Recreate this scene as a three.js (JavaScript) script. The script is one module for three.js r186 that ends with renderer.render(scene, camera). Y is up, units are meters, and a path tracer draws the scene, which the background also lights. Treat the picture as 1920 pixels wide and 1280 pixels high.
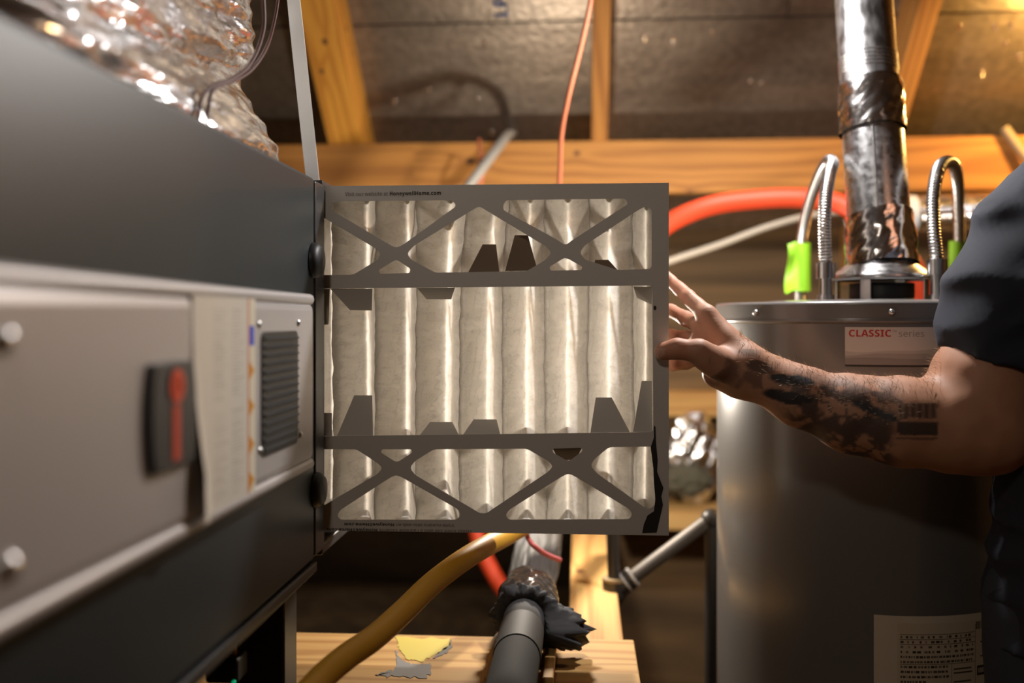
import * as THREE from 'three';
import { mergeGeometries, mergeVertices, toCreasedNormals } from 'three/addons/utils/BufferGeometryUtils.js';
import { RoundedBoxGeometry } from 'three/addons/geometries/RoundedBoxGeometry.js';
import { ImprovedNoise } from 'three/addons/math/ImprovedNoise.js';

// ------------------------------------------------------------------ camera, exposure, lights
const F = 1867, YAW = Math.atan(130 / F), EYE = 1.25;          // focal length in pixels of the 1920 x 1280 frame, horizon at row 600
const scene = new THREE.Scene();
scene.background = new THREE.Color(0, 0, 0);
const camera = new THREE.PerspectiveCamera(2 * Math.atan(640 / F) * 180 / Math.PI, 1.5, 0.02, 40);
camera.position.set(0, EYE, 0);
camera.rotation.y = YAW;
camera.setViewOffset(1920, 1280, 0, 40, 1920, 1280);
camera.focus = 1.44;
camera.userData.fStop = 1.5;
scene.add(camera);
const renderer = new THREE.WebGLRenderer();
renderer.toneMapping = THREE.LinearToneMapping;
renderer.toneMappingExposure = 1.0;
renderer.shadowMap.enabled = true;
const LAMPS = {
  work: { at: [1425, -48, 1.71], color: [1, 0.95, 0.92], power: 2.9, radius: 1.6 },   // cool work lamp out of view above the arm, lights arm and panel
  hung: { at: [1035, 700, 2.08], color: [1, 0.89, 0.75], power: 1.75, radius: 1.6 },   // unseen bulb on the orange cord, lights the filter from behind
  near: { at: [-0.22, 1.95, -0.15], color: [1, 0.86, 0.72], power: 0.55, radius: 3 },                           // unseen bulb above the camera, placed to light filter and heater fronts
  warm: { at: [2075, 140, 2.25], color: [1, 0.56, 0.15], power: 1.3, radius: 1.6 },   // unseen warm bulb beyond the heater, lights purlin and foil there
};

// ------------------------------------------------------------------ helpers
const V = (x, y, z) => new THREE.Vector3(x, y, z);
const cs = Math.cos(YAW), sn = Math.sin(YAW);
// pixel + distance along the view -> world; pixel + plane -> world
const P = (u, v, d) => { const a = (u - 960) / F * d, b = (600 - v) / F * d; return V(a * cs - d * sn, EYE + b, -d * cs - a * sn); };
const dirOf = (u, v) => P(u, v, 1).sub(V(0, EYE, 0));
const PX = (u, v, x) => { const k = dirOf(u, v); return k.multiplyScalar(x / k.x).add(V(0, EYE, 0)); };
const PZ = (u, v, z) => { const k = dirOf(u, v); return k.multiplyScalar(z / k.z).add(V(0, EYE, 0)); };
const PY = (u, v, y) => { const k = dirOf(u, v); return k.multiplyScalar((y - EYE) / k.y).add(V(0, EYE, 0)); };
let seed = 7;
const rnd = () => { seed = (seed * 1664525 + 1013904223) >>> 0; return seed / 4294967296; };
const rr = (a, b) => a + (b - a) * rnd();
const NO = new ImprovedNoise();
const noise = (x, y, z) => NO.noise(x + 31.7, y + 17.3, z + 9.1);
const fbm = (x, y, z, o = 4) => { let s = 0, a = 0.5, f = 1; for (let i = 0; i < o; i++) { s += a * noise(x * f, y * f, z * f); a *= 0.5; f *= 2.03; } return s; };
const clamp = (x, a = 0, b = 1) => Math.min(b, Math.max(a, x));
const mix = (a, b, t) => a + (b - a) * t;
const smooth = (a, b, x) => { const t = clamp((x - a) / (b - a)); return t * t * (3 - 2 * t); };
const used = {};
const numbered = (n) => { if (!(n in used)) { used[n] = 0; return n; } used[n]++; return n + '_' + String(used[n]).padStart(3, '0'); };
function tag(o, label, category, group, kind) {
  o.userData.label = label; if (category) o.userData.category = category;
  if (group) o.userData.group = group; if (kind) o.userData.kind = kind; return o;
}
function mesh(name, geo, mat, parent) {
  const m = new THREE.Mesh(geo, mat); m.name = parent ? name : numbered(name); m.castShadow = m.receiveShadow = true;
  (parent || scene).add(m); return m;
}
function thing(name, label, category, group) { const g = new THREE.Group(); g.name = numbered(name); scene.add(g); return tag(g, label, category, group); }
const mat = (c, rough = 0.6, metal = 0, extra = {}) => new THREE.MeshPhysicalMaterial({ color: Array.isArray(c) ? new THREE.Color().setRGB(...c) : new THREE.Color(c), roughness: rough, metalness: metal, side: THREE.DoubleSide, ...extra });
const box = (x0, x1, y0, y1, z0, z1) => new THREE.BoxGeometry(Math.abs(x1 - x0), Math.abs(y1 - y0), Math.abs(z1 - z0)).translate((x0 + x1) / 2, (y0 + y1) / 2, (z0 + z1) / 2);
const rbox = (x0, x1, y0, y1, z0, z1, r = 0.004) => new RoundedBoxGeometry(Math.abs(x1 - x0), Math.abs(y1 - y0), Math.abs(z1 - z0), 3, r).translate((x0 + x1) / 2, (y0 + y1) / 2, (z0 + z1) / 2);
const tube = (pts, r, seg = 60, rad = 12) => new THREE.TubeGeometry(new THREE.CatmullRomCurve3(pts, false, 'centripetal'), seg, r, rad, false);
function cyl(a, b, r0, r1 = r0, seg = 28) {
  const d = b.clone().sub(a), g = new THREE.CylinderGeometry(r1, r0, d.length(), seg, 1);
  g.applyQuaternion(new THREE.Quaternion().setFromUnitVectors(V(0, 1, 0), d.normalize())); const c = a.clone().add(b).multiplyScalar(0.5); return g.translate(c.x, c.y, c.z);
}
const lathe = (pts, seg = 64) => new THREE.LatheGeometry(pts.map(([x, y]) => new THREE.Vector2(x, y)), seg);
// a closed outline with rounded corners
function roundPath(target, pts, r) {
  const n = pts.length;
  for (let i = 0; i < n; i++) {
    const a = pts[(i + n - 1) % n], b = pts[i], c = pts[(i + 1) % n];
    const la = Math.hypot(a[0] - b[0], a[1] - b[1]), lc = Math.hypot(c[0] - b[0], c[1] - b[1]), q = Math.min(r, la * 0.45, lc * 0.45);
    const p = [b[0] + (a[0] - b[0]) / la * q, b[1] + (a[1] - b[1]) / la * q], e = [b[0] + (c[0] - b[0]) / lc * q, b[1] + (c[1] - b[1]) / lc * q];
    if (i) target.lineTo(...p); else target.moveTo(...p);
    target.quadraticCurveTo(b[0], b[1], e[0], e[1]);
  }
  target.closePath(); return target;
}
const extrude = (shape, depth, bevel = 0, seg = 8) => new THREE.ExtrudeGeometry(shape, { depth, bevelEnabled: bevel > 0, bevelThickness: bevel, bevelSize: bevel, bevelOffset: -bevel, bevelSegments: 3, curveSegments: seg });
function dataTex(w, h, fn, srgb = true) {
  const d = new Uint8Array(w * h * 4);
  for (let y = 0; y < h; y++) for (let x = 0; x < w; x++) { const c = fn(x / w, y / h, x, y); for (let k = 0; k < 4; k++) d[(y * w + x) * 4 + k] = clamp(c[k] ?? 1) * 255; }
  const t = new THREE.DataTexture(d, w, h); t.wrapS = t.wrapT = THREE.RepeatWrapping; t.magFilter = THREE.LinearFilter; if (srgb) t.colorSpace = THREE.SRGBColorSpace; t.needsUpdate = true; return t;
}
function canvasTex(w, h, draw) {
  const c = document.createElement('canvas'); c.width = w; c.height = h; draw(c.getContext('2d'), w, h);
  const t = new THREE.CanvasTexture(c); t.colorSpace = THREE.SRGBColorSpace; return t;
}
// surface of a distance field on a grid (surface nets)
function surfaceNet(f, lo, hi, cell) {
  const n = [0, 1, 2].map((k) => Math.ceil((hi[k] - lo[k]) / cell) + 1), [nx, ny, nz] = n, B = 8, val = new Float32Array(nx * ny * nz).fill(1);
  const id = (i, j, k) => (k * ny + j) * nx + i;
  for (let bk = 0; bk < nz; bk += B) for (let bj = 0; bj < ny; bj += B) for (let bi = 0; bi < nx; bi += B) {
    const c = f(lo[0] + (bi + B / 2) * cell, lo[1] + (bj + B / 2) * cell, lo[2] + (bk + B / 2) * cell), skip = Math.abs(c) > B * cell * 1.3;
    for (let k = bk; k < Math.min(nz, bk + B); k++) for (let j = bj; j < Math.min(ny, bj + B); j++) for (let i = bi; i < Math.min(nx, bi + B); i++) val[id(i, j, k)] = skip ? c : f(lo[0] + i * cell, lo[1] + j * cell, lo[2] + k * cell);
  }
  const at = new Int32Array(nx * ny * nz).fill(-1), pos = [], idx = [];
  for (let k = 0; k < nz - 1; k++) for (let j = 0; j < ny - 1; j++) for (let i = 0; i < nx - 1; i++) {
    let s = 0, x = 0, y = 0, z = 0, inside = 0;
    const g = []; for (let c = 0; c < 8; c++) { const q = val[id(i + (c & 1), j + (c >> 1 & 1), k + (c >> 2))]; g.push(q); if (q < 0) inside++; }
    if (!inside || inside === 8) continue;
    for (const [a, b] of EDGES) if ((g[a] < 0) !== (g[b] < 0)) {
      const t = g[a] / (g[a] - g[b]); s++;
      x += mix(a & 1, b & 1, t); y += mix(a >> 1 & 1, b >> 1 & 1, t); z += mix(a >> 2, b >> 2, t);
    }
    at[id(i, j, k)] = pos.length / 3; pos.push(lo[0] + (i + x / s) * cell, lo[1] + (j + y / s) * cell, lo[2] + (k + z / s) * cell);
  }
  const quad = (a, b, c, d, flip) => { if (a < 0 || b < 0 || c < 0 || d < 0) return; if (flip) idx.push(a, c, b, a, d, c); else idx.push(a, b, c, a, c, d); };
  for (let k = 1; k < nz - 1; k++) for (let j = 1; j < ny - 1; j++) for (let i = 1; i < nx - 1; i++) {
    const q = val[id(i, j, k)] < 0;
    if (q !== val[id(i + 1, j, k)] < 0) quad(at[id(i, j - 1, k - 1)], at[id(i, j, k - 1)], at[id(i, j, k)], at[id(i, j - 1, k)], !q);
    if (q !== val[id(i, j + 1, k)] < 0) quad(at[id(i - 1, j, k - 1)], at[id(i - 1, j, k)], at[id(i, j, k)], at[id(i, j, k - 1)], !q);
    if (q !== val[id(i, j, k + 1)] < 0) quad(at[id(i - 1, j - 1, k)], at[id(i, j - 1, k)], at[id(i, j, k)], at[id(i - 1, j, k)], !q);
  }
  const geo = new THREE.BufferGeometry(); geo.setAttribute('position', new THREE.Float32BufferAttribute(pos, 3)); geo.setIndex(idx); geo.computeVertexNormals(); return geo;
}
const EDGES = []; for (let a = 0; a < 8; a++) for (const b of [1, 2, 4]) if (!(a & b)) EDGES.push([a, a | b]);
const smin = (a, b, k) => { const h = Math.max(k - Math.abs(a - b), 0) / k; return Math.min(a, b) - h * h * k * 0.25; };
function bone(a, b, ra, rb) {
  const d = b.clone().sub(a), l2 = d.lengthSq();
  return (x, y, z) => { const px = x - a.x, py = y - a.y, pz = z - a.z, t = clamp((px * d.x + py * d.y + pz * d.z) / l2); return Math.hypot(px - d.x * t, py - d.y * t, pz - d.z * t) - (ra + (rb - ra) * t); };
}
const chain = (js, k) => { const bs = js.slice(1).map((j, i) => bone(js[i][0], j[0], js[i][1], j[1])); return (x, y, z) => { let s = bs[0](x, y, z); for (let i = 1; i < bs.length; i++) s = smin(s, bs[i](x, y, z), k); return s; }; };
// sharp-creased crumple: folded triangle waves in random directions
function crumple(n, s, stretch = [1, 1, 1], oct = 5) {
  const w = []; for (let i = 0; i < n; i++) { const d = V(rr(-1, 1) * stretch[0], rr(-1, 1) * stretch[1], rr(-1, 1) * stretch[2]); const f = s * Math.pow(1.45, i % oct) * rr(0.7, 1.3); w.push([d.x * f, d.y * f, d.z * f, rr(0, 9), 1 / Math.pow(1.45, i % oct)]); }
  return (x, y, z) => { let h = 0; const q = 0.2 * noise(x * s * 0.6, y * s * 0.6, z * s * 0.6); for (const [a, b, c, p, g] of w) { const t = a * x + b * y + c * z + p + q * 3; h += g * (Math.abs(t - Math.floor(t) - 0.5) * 2 - 0.5); } return h / Math.sqrt(n); };
}

// ------------------------------------------------------------------ materials
function woodTex(base, dark, knots, s) {
  seed = s; const ks = []; for (let i = 0; i < knots; i++) ks.push([rnd(), rr(0.15, 0.85), rr(0.012, 0.03)]);
  return dataTex(1024, 256, (u, v) => {
    let w = v; for (const [ku, kv, kr] of ks) { const dx = (u - ku) * 4, dv = v - kv; w += Math.sign(dv) * 0.05 * Math.exp(-(dx * dx) / 0.01 - Math.abs(dv) * 12); }
    const g = w * 22 + 5 * fbm(u * 1.5, w * 3, s, 3) + 0.6 * fbm(u * 3, w * 50, s);
    let t = Math.pow(Math.abs(Math.sin(g * 1.4)), 4) * 0.55 + 0.3 * (fbm(u * 10, v * 120, s + 3, 3) + 0.3) + 0.45 * Math.max(0, fbm(u * 3, v * 3, s + 8, 3));
    let k = 0; for (const [ku, kv, kr] of ks) { const q = Math.hypot((u - ku) * 4, v - kv) / kr; k = Math.max(k, 1 - smooth(0.6, 1.3, q)); }
    t = clamp(t); return [0, 1, 2].map((i) => mix(mix(base[i], dark[i], t), [0.22, 0.12, 0.06][i], k * 0.85));
  });
}
const WOODS = {};
function wood(kind) {
  if (WOODS[kind]) return WOODS[kind];
  const [b, d, k, s] = { amber: [[0.72, 0.50, 0.23], [0.53, 0.33, 0.13], 5, 11], pale: [[0.80, 0.64, 0.39], [0.62, 0.43, 0.22], 3, 23], gold: [[0.84, 0.60, 0.22], [0.68, 0.43, 0.12], 4, 37] }[kind];
  return WOODS[kind] = mat([1, 1, 1], 0.72, 0, { map: woodTex(b, d, k, s) });
}
// board: length along x, then placed by a matrix; uv in metres (2 m x 0.35 m a tile)
function boardGeo(L, H, T, off = 0) {
  const g = new RoundedBoxGeometry(L, H, T, 2, 0.003), p = g.attributes.position, n = g.attributes.normal, uv = g.attributes.uv;
  for (let i = 0; i < p.count; i++) { const flat = Math.abs(n.getY(i)) > 0.7, end = Math.abs(n.getX(i)) > 0.7; uv.setXY(i, (end ? p.getZ(i) * 0.1 : p.getX(i)) / 2 + off, (flat ? p.getZ(i) : p.getY(i)) / 0.35 + 0.5 + off * 0.37); }
  return g;
}
function board(name, a, b, H, T, kind, off, parent, roll = 0) {
  const d = b.clone().sub(a), L = d.length(), m = mesh(name, boardGeo(L, H, T, off), wood(kind), parent);
  const x = d.normalize(), up = Math.abs(x.y) > 0.95 ? V(0, 0, 1) : V(0, 1, 0), z = x.clone().cross(up).normalize(), y = z.clone().cross(x);
  m.quaternion.setFromRotationMatrix(new THREE.Matrix4().makeBasis(x, y, z)); m.rotateX(roll); m.position.copy(a).add(b).multiplyScalar(0.5); return m;
}
const M = {
  cabinet: mat([0.026, 0.033, 0.036], 0.42, 0, { specularIntensity: 0.55 }),
  rack: mat([0.03, 0.03, 0.032], 0.4),
  silver: mat([0.52, 0.49, 0.48], 0.42, 0.35),
  black: mat([0.012, 0.012, 0.013], 0.5),
  blackIron: mat([0.05, 0.046, 0.042], 0.4, 0.3),
  steel: mat([0.62, 0.62, 0.62], 0.28, 1),
  galv: mat([0.47, 0.47, 0.48], 0.4, 1, { roughnessMap: dataTex(256, 256, (u, v) => { const t = 0.75 + 0.5 * fbm(u * 24, v * 24, 2, 2); return [t, t, t]; }, false) }),
  foil: mat([0.84, 0.85, 0.86], 0.2, 1),
  tape: mat([0.74, 0.71, 0.70], 0.16, 1),
  heater: mat([0.17, 0.165, 0.16], 0.33, 0.15, { clearcoat: 0.5, clearcoatRoughness: 0.2 }),
  board: mat([0.60, 0.57, 0.53], 0.62),
  kraft: mat([0.20, 0.14, 0.095], 0.85),
  media: mat([0.86, 0.83, 0.78], 1, 0, { transmission: 0.74, thickness: 0 }),
  orangePex: mat([0.60, 0.05, 0.010], 0.6),
  hose: mat([0.80, 0.42, 0.035], 0.5),
  cord: mat([0.58, 0.17, 0.08], 0.55),
  white: mat([0.74, 0.73, 0.70], 0.55),
  brownWire: mat([0.10, 0.035, 0.025], 0.5),
  green: mat([0.28, 0.62, 0.02], 0.55),
  foam: mat([0.035, 0.035, 0.038], 0.85),
  greyWrap: mat([0.085, 0.082, 0.08], 0.6),
  plastic: mat([0.05, 0.05, 0.05], 0.14, 0, { clearcoat: 1, clearcoatRoughness: 0.1 }),
  shirt: mat([0.017, 0.021, 0.033], 0.9, 0, { sheen: 0.3, sheenColor: new THREE.Color(0.1, 0.11, 0.15), sheenRoughness: 0.6 }),
  red: mat([0.62, 0.06, 0.02], 0.6),
};

// ------------------------------------------------------------------ the attic shell
const SL = 0.9, roofY = (z) => 1.877 + SL * (z + 2.6), raftY = (z) => 1.717 + SL * (z + 2.6), RIDGE = 0.9, EAVE = -4.68;
{
  const floorMat = mat([0.34, 0.21, 0.10], 0.9, 0, { map: dataTex(512, 512, (u, v) => { const t = 0.72 + 0.5 * fbm(u * 14, v * 14, 4) + 0.25 * noise(u * 90, v * 90, 1); return [t, t * 0.98, t * 0.94]; }) });
  const fl = mesh('floor', box(-3, 3.2, -0.1, 0, EAVE, 2.6), floorMat); fl.userData = { kind: 'structure', label: 'brown dusty attic floor' };
  const foilTex = dataTex(512, 512, (u, v) => { const t = 0.84 + 0.2 * fbm(u * 3, v * 11, 6) + 0.10 * noise(u * 60, v * 60, 3); return [t, t * 0.97, t * 0.93]; });
  const bumpTex = dataTex(512, 512, (u, v) => { const t = 0.5 + 0.35 * fbm(u * 6, v * 26, 12) + 0.25 * noise(u * 70, v * 90, 5); return [t, t, t]; }, false);
  const roofMat = mat([0.43, 0.38, 0.33], 0.38, 0.8, { map: foilTex, bumpMap: bumpTex, bumpScale: 0.0016 });
  const roof = new THREE.Group(); roof.name = 'ceiling'; roof.userData = { kind: 'structure', label: 'sloping roof deck of foil faced panels' }; scene.add(roof);
  // foil-faced sheets: courses up the slope, sheets along the eave
  const slopeLen = Math.hypot(1, SL), seamZ = -2.475;
  const courses = [[EAVE, -3.36], [-3.36, seamZ], [seamZ, -1.59], [-1.59, -0.70], [-0.70, 0.1], [0.1, RIDGE]], cuts = [[-3, -1.9, 0.5, 3.2], [-3, -0.66, 0.83, 3.2]];
  courses.forEach(([z0, z1], c) => { const xs = cuts[c % 2]; for (let i = 0; i + 1 < xs.length; i++) {
    const g = new THREE.BoxGeometry(xs[i + 1] - xs[i] - 0.004, 0.012, (z1 - z0) * slopeLen - 0.004), uv = g.attributes.uv, p = g.attributes.position;
    for (let k = 0; k < p.count; k++) uv.setXY(k, p.getX(k) * 0.8 + c * 0.3, p.getZ(k) * 0.8 + i * 0.2);
    const m = mesh('sheathing_panel', g, roofMat, roof); m.position.set((xs[i] + xs[i + 1]) / 2, roofY((z0 + z1) / 2) + 0.009, (z0 + z1) / 2); m.rotation.x = -Math.atan(SL) + (c === 1 ? 0.012 : c === 2 ? -0.008 : 0);
  } });
  const outer = mat([0.12, 0.09, 0.06], 0.9), shellWood = mat([0.30, 0.19, 0.10], 0.85);
  mesh('roof_deck', box(-3, 3.2, 0, 0.06, 0, Math.hypot(RIDGE - EAVE, SL * (RIDGE - EAVE))).rotateX(-Math.atan(SL)).translate(0, roofY(EAVE) + 0.035, EAVE), outer, roof);
  mesh('roof_deck', box(-3, 3.2, 0, 0.06, 0, 4.2).rotateX(0.8).translate(0, roofY(RIDGE) + 0.02, RIDGE), shellWood, roof);
  // vertical print on the foil
  const lp = canvasTex(256, 128, (x, w, h) => { x.clearRect(0, 0, w, h); x.fillStyle = '#1d3a6e'; x.font = 'bold 118px sans-serif'; x.textBaseline = 'middle'; x.textAlign = 'center'; x.fillText('LP', w / 2, h / 2 + 4); });
  const pr = mesh('printed_letters', new THREE.PlaneGeometry(0.11, 0.052), mat([1, 1, 1], 0.6, 0, { map: lp, transparent: true }), roof);
  const at = dirOf(938, 13); pr.position.copy(at.multiplyScalar((1.877 + SL * 2.6 - EYE) / (at.y - SL * at.z))).add(V(0, EYE - 0.004, 0.006));
  const upS = V(0, SL, 1).normalize(), nrm = V(0, -1, SL).normalize();
  pr.quaternion.setFromRotationMatrix(new THREE.Matrix4().makeBasis(upS, upS.clone().cross(nrm).multiplyScalar(-1), nrm)); 
  // nail points through the deck
  const nail = mergeGeometries([new THREE.ConeGeometry(0.004, 0.016, 10).rotateX(Math.PI).translate(0, -0.010, 0), new THREE.SphereGeometry(0.008, 14, 10).scale(1, 0.6, 1)]), nm = mat([0.9, 0.86, 0.8], 0.12, 1);
  for (const [u, v] of [[804, 165], [740, 186], [895, 181], [965, 247], [922, 244], [910, 76], [1262, 67], [1335, 55], [1428, 152], [1408, 150], [1208, 64], [1705, 128], [1842, 130], [1800, 45], [1895, 40], [1866, 44], [1912, 100], [1886, 76]]) {
    const k = dirOf(u, v), t = (1.877 + SL * 2.6 - EYE) / (k.y - SL * k.z), m = mesh('nail_point', nail, nm, roof); m.position.copy(k.multiplyScalar(t)).add(V(0, EYE - 0.004, 0));
  }
  // gable and back walls close the attic
  for (const [n, x0, x1] of [['wall_left', -3.1, -3], ['wall_right', 3.2, 3.3]]) { const w = mesh(n, box(x0, x1, 0, 5.2, EAVE, 2.7), shellWood); w.userData = { kind: 'structure', label: n === 'wall_left' ? 'brown board gable wall behind the furnace' : 'brown board gable wall behind the person' }; }
  const wb = mesh('wall_back', box(-3, 3.2, 0, 4.8, 2.6, 2.7), shellWood); wb.userData = { kind: 'structure', label: 'brown board end wall of the attic' };
  const kw = mesh('wall_knee', box(-3, 3.2, 1.02, 1.60, -3.02, -3.0), mat([0.20, 0.125, 0.06], 0.85, 0, { map: dataTex(256, 256, (u, v) => { const t = 0.8 + 0.5 * fbm(u * 5, v * 9, 14); return [t, t * 0.97, t * 0.9]; }) }));
  const kl = mesh('lower_boarding', box(0.09, 3.2, 0, 1.018, -3.02, -3.0), kw.material, kw);
  kw.userData = { kind: 'structure', label: 'brown paper faced knee wall under the purlin' };
}
// rafters and purlin
{
  const raft = (x, w, kind, off, label) => { const z0 = -3.12, z1 = 0.7, n = V(0, -0.06 * 1.345 + 0.16, 0);
    const m = board('rafter', V(x, raftY(z0), z0).add(n), V(x, raftY(z1), z1).add(n), 0.118, w, kind, off); return tag(m, label, 'rafter', 'roof rafters'); };
  raft(-0.622, 0.094, 'gold', 0.1, 'broad yellow rafter beside the pale hanging strap');
  raft(0.047, 0.042, 'amber', 0.43, 'narrow rafter behind the hanging orange cord');
  raft(0.79, 0.05, 'amber', 0.71, 'orange rafter behind the flue pipe');
  raft(1.46, 0.045, 'amber', 0.2, 'rafter above the person beyond the heater');
  raft(-1.32, 0.045, 'amber', 0.9, 'rafter above the foil wrapped plenum');
  const pur = board('purlin', V(-2.9, 1.648, -2.62), V(3.1, 1.648, -2.62), 0.137, 0.045, 'amber', 0.27); tag(pur, 'long horizontal amber timber beam across the rafters', 'beam');
}

// ------------------------------------------------------------------ furnace
const XF = -0.374, FT = EYE + 0.2, FB = EYE - 0.337, ZC = -1.377;
{
  const f = thing('furnace', 'dark grey horizontal furnace with silver access panel', 'furnace');
  mesh('cabinet', rbox(XF - 0.58, XF, FB, FT, ZC, 0.1, 0.006), M.cabinet, f);
  mesh('bottom_flange', rbox(XF - 0.58, XF + 0.004, FB - 0.016, FB - 0.001, ZC, 0.1, 0.003), M.rack, f);
  // filter rack at the end: four plates round the slot
  const rk = mesh('filter_rack', mergeGeometries([rbox(XF - 0.58, XF + 0.001, FB + 0.004, FT - 0.003, ZC - 0.052, ZC - 0.001, 0.004), rbox(XF - 0.58, XF, FB, FT, -1.60, -1.565, 0.004), rbox(XF - 0.58, XF - 0.002, FT - 0.004, FT + 0.004, -1.60, ZC - 0.05, 0.002), rbox(XF - 0.58, XF - 0.002, FB - 0.006, FB + 0.012, -1.60, ZC - 0.05, 0.004), rbox(XF - 0.58, XF - 0.5, FB, FT, -1.60, ZC, 0.004)]), M.rack, f);
  for (const [u, v] of [[587, 488], [591, 918]]) { const p = PX(u, v, XF); const k = mesh('knob', lathe([[0, 0.013], [0.018, 0.012], [0.024, 0.006], [0.025, 0]], 40).rotateZ(-Math.PI / 2).translate(XF + 0.001, p.y, p.z), M.black, rk); k.userData.label = 'black round knob'; }
  // silver access panel, curved edges
  const pz0 = -1.30, pz1 = -0.1, y0 = EYE - 0.187, y1 = EYE + 0.026;
  const sh = roundPath(new THREE.Shape(), [[-pz1, y0], [-pz0, y0], [-pz0, y1], [-pz1, y1]], 0.02);
  const pan = mesh('access_panel', extrude(sh, 0.006, 0.014, 10).rotateY(Math.PI / 2).translate(XF - 0.006 + 0.008, 0, 0), M.silver, f); pan.userData.label = 'silver grey access panel with bevelled edge';
  pan.geometry.computeBoundingBox(); const XP = pan.geometry.boundingBox.max.x;
  const lip = mesh('panel_lip', cyl(V(XP - 0.006, y1 + 0.001, pz1), V(XP - 0.006, y1 + 0.001, pz0 + 0.012), 0.0075), M.silver, f); lip.userData.label = 'bright rolled lip along the panel';
  mesh('panel_lip', cyl(V(XP - 0.006, y0 - 0.001, pz1), V(XP - 0.006, y0 - 0.001, pz0 + 0.012), 0.0075), M.silver, f).userData.label = 'bright rolled lip along the panel';
  const onPanel = (u, v) => PX(u, v, XP);
  // badge
  const b0 = onPanel(270, 780), b1 = onPanel(356, 770), zb = (b0.z + b1.z) / 2, hw = Math.abs(b1.z - b0.z) / 2, by = EYE - 0.081, hh = 0.045;
  const bs = new THREE.Shape(); bs.moveTo(-hw * 0.86, -hh); bs.quadraticCurveTo(0, -hh * 1.05, hw * 0.86, -hh); bs.quadraticCurveTo(hw * 1.15, 0, hw * 0.86, hh); bs.quadraticCurveTo(0, hh * 1.05, -hw * 0.86, hh); bs.quadraticCurveTo(-hw * 1.15, 0, -hw * 0.86, -hh);
  const place = (g, x) => g.rotateY(Math.PI / 2).translate(x, by, zb);
  const bd = mesh('badge', place(extrude(bs, 0.004, 0.0025, 16), XP + 0.0005), M.rack, pan); bd.userData.label = 'black badge with orange emblem and bar';
  const orange = mat([0.80, 0.075, 0.015], 0.45);
  mesh('badge_emblem', mergeGeometries([place(new THREE.RingGeometry(0.0085, 0.0145, 40).translate(0, 0.025, 0), XP + 0.0088), place(new THREE.CircleGeometry(0.0145, 40).translate(0, 0.025, 0), XP + 0.0080), place(new THREE.BoxGeometry(0.004, 0.02, 0.001).translate(0, 0.025, 0), XP + 0.0086)]), orange, pan);
  mesh('badge_bar', place(new THREE.BoxGeometry(0.014, 0.047, 0.002).translate(0, -0.015, 0), XP + 0.007), mat([0.62, 0.07, 0.025], 0.5), pan);
  // paper instruction label, dog-eared at its near lower corner
  const paper = canvasTex(512, 512, (x, w, h) => {
    x.fillStyle = '#e9e2d4'; x.fillRect(0, 0, w, h); seed = 5; x.fillStyle = '#b9b2a6';
    for (const c of [[150, 120], [300, 110]]) for (let y = 30; y < h - 20; y += 9) if (!(y > 250 && y < 275)) { x.globalAlpha = rr(0.25, 0.8); x.fillRect(c[0], y, c[1] * rr(0.5, 1), 3.5); }
    x.globalAlpha = 1; x.fillStyle = '#d8703a'; x.fillRect(440, 0, 13, h); x.fillStyle = '#f3ead2'; x.fillRect(453, 0, 60, h);
    x.fillStyle = '#3c50d8'; x.fillRect(456, 72, 44, 52);
    for (const y of [190, 285, 385, 480]) { x.fillStyle = '#e59a10'; x.beginPath(); x.moveTo(452, y - 26); x.lineTo(502, y); x.lineTo(452, y + 26); x.fill(); }
  });
  const l0 = onPanel(360, 700).z, l1 = onPanel(478, 700).z, lg = new THREE.PlaneGeometry(1, 1, 24, 24), lp = lg.attributes.position;
  for (let i = 0; i < lp.count; i++) { const a = lp.getX(i) + 0.5, b = lp.getY(i) + 0.5; const lift = 0.012 * Math.pow(clamp(1 - a * 4 - b * 1.4 + 0.3), 2) + 0.0006; lp.setXYZ(i, XP + lift, mix(y0 + 0.003, y1 - 0.003, b), mix(l0, l1, a)); }
  lg.computeVertexNormals(); mesh('paper_label', lg, mat([0.95, 0.93, 0.9], 0.7, 0, { map: paper }), pan).userData.label = 'cream paper instruction label with coloured strip';
  // louvred inspection window: slats over a flat black plate in place of a recess
  const w0 = onPanel(489, 720).z, w1 = onPanel(557, 720).z, wy0 = EYE - 0.152, wy1 = EYE - 0.013;
  const ws = roundPath(new THREE.Shape(), [[-w0, wy0], [-w1, wy0], [-w1, wy1], [-w0, wy1]], 0.012);
  const win = mesh('louvre_backing', extrude(ws, 0.001, 0).rotateY(Math.PI / 2).translate(XP + 0.0004, 0, 0), M.black, pan); win.userData.label = 'flat black plate behind the louvre slats';
  for (let i = 0; i < 14; i++) { const y = mix(wy0 + 0.008, wy1 - 0.008, i / 13); const s = mesh('slat', new THREE.BoxGeometry(0.0035, 0.0016, Math.abs(w1 - w0) - 0.010).rotateZ(-0.5).translate(XP + 0.0028, y, (w0 + w1) / 2), M.black, pan); s.userData.label = 'thin black louvre slat'; }
  const scr = lathe([[0, 0.003], [0.002, 0.0029], [0.0042, 0.0012], [0.0046, 0]], 20).rotateZ(-Math.PI / 2);
  for (const [u, v, s] of [[485, 608, 1], [559, 605, 1], [487, 845, 1], [563, 815, 1], [6, 636, 2.1], [16, 1064, 2.1]]) { const p = onPanel(u, v), m = mesh('screw', scr.clone().scale(s, s, s), M.steel, pan); m.position.set(XP, p.y, p.z); m.userData.label = 'bright pan head screw'; }
  // support stand under the end of the cabinet
  const st = thing('furnace_stand', 'black post holding up the end of the furnace', 'stand');
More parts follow.
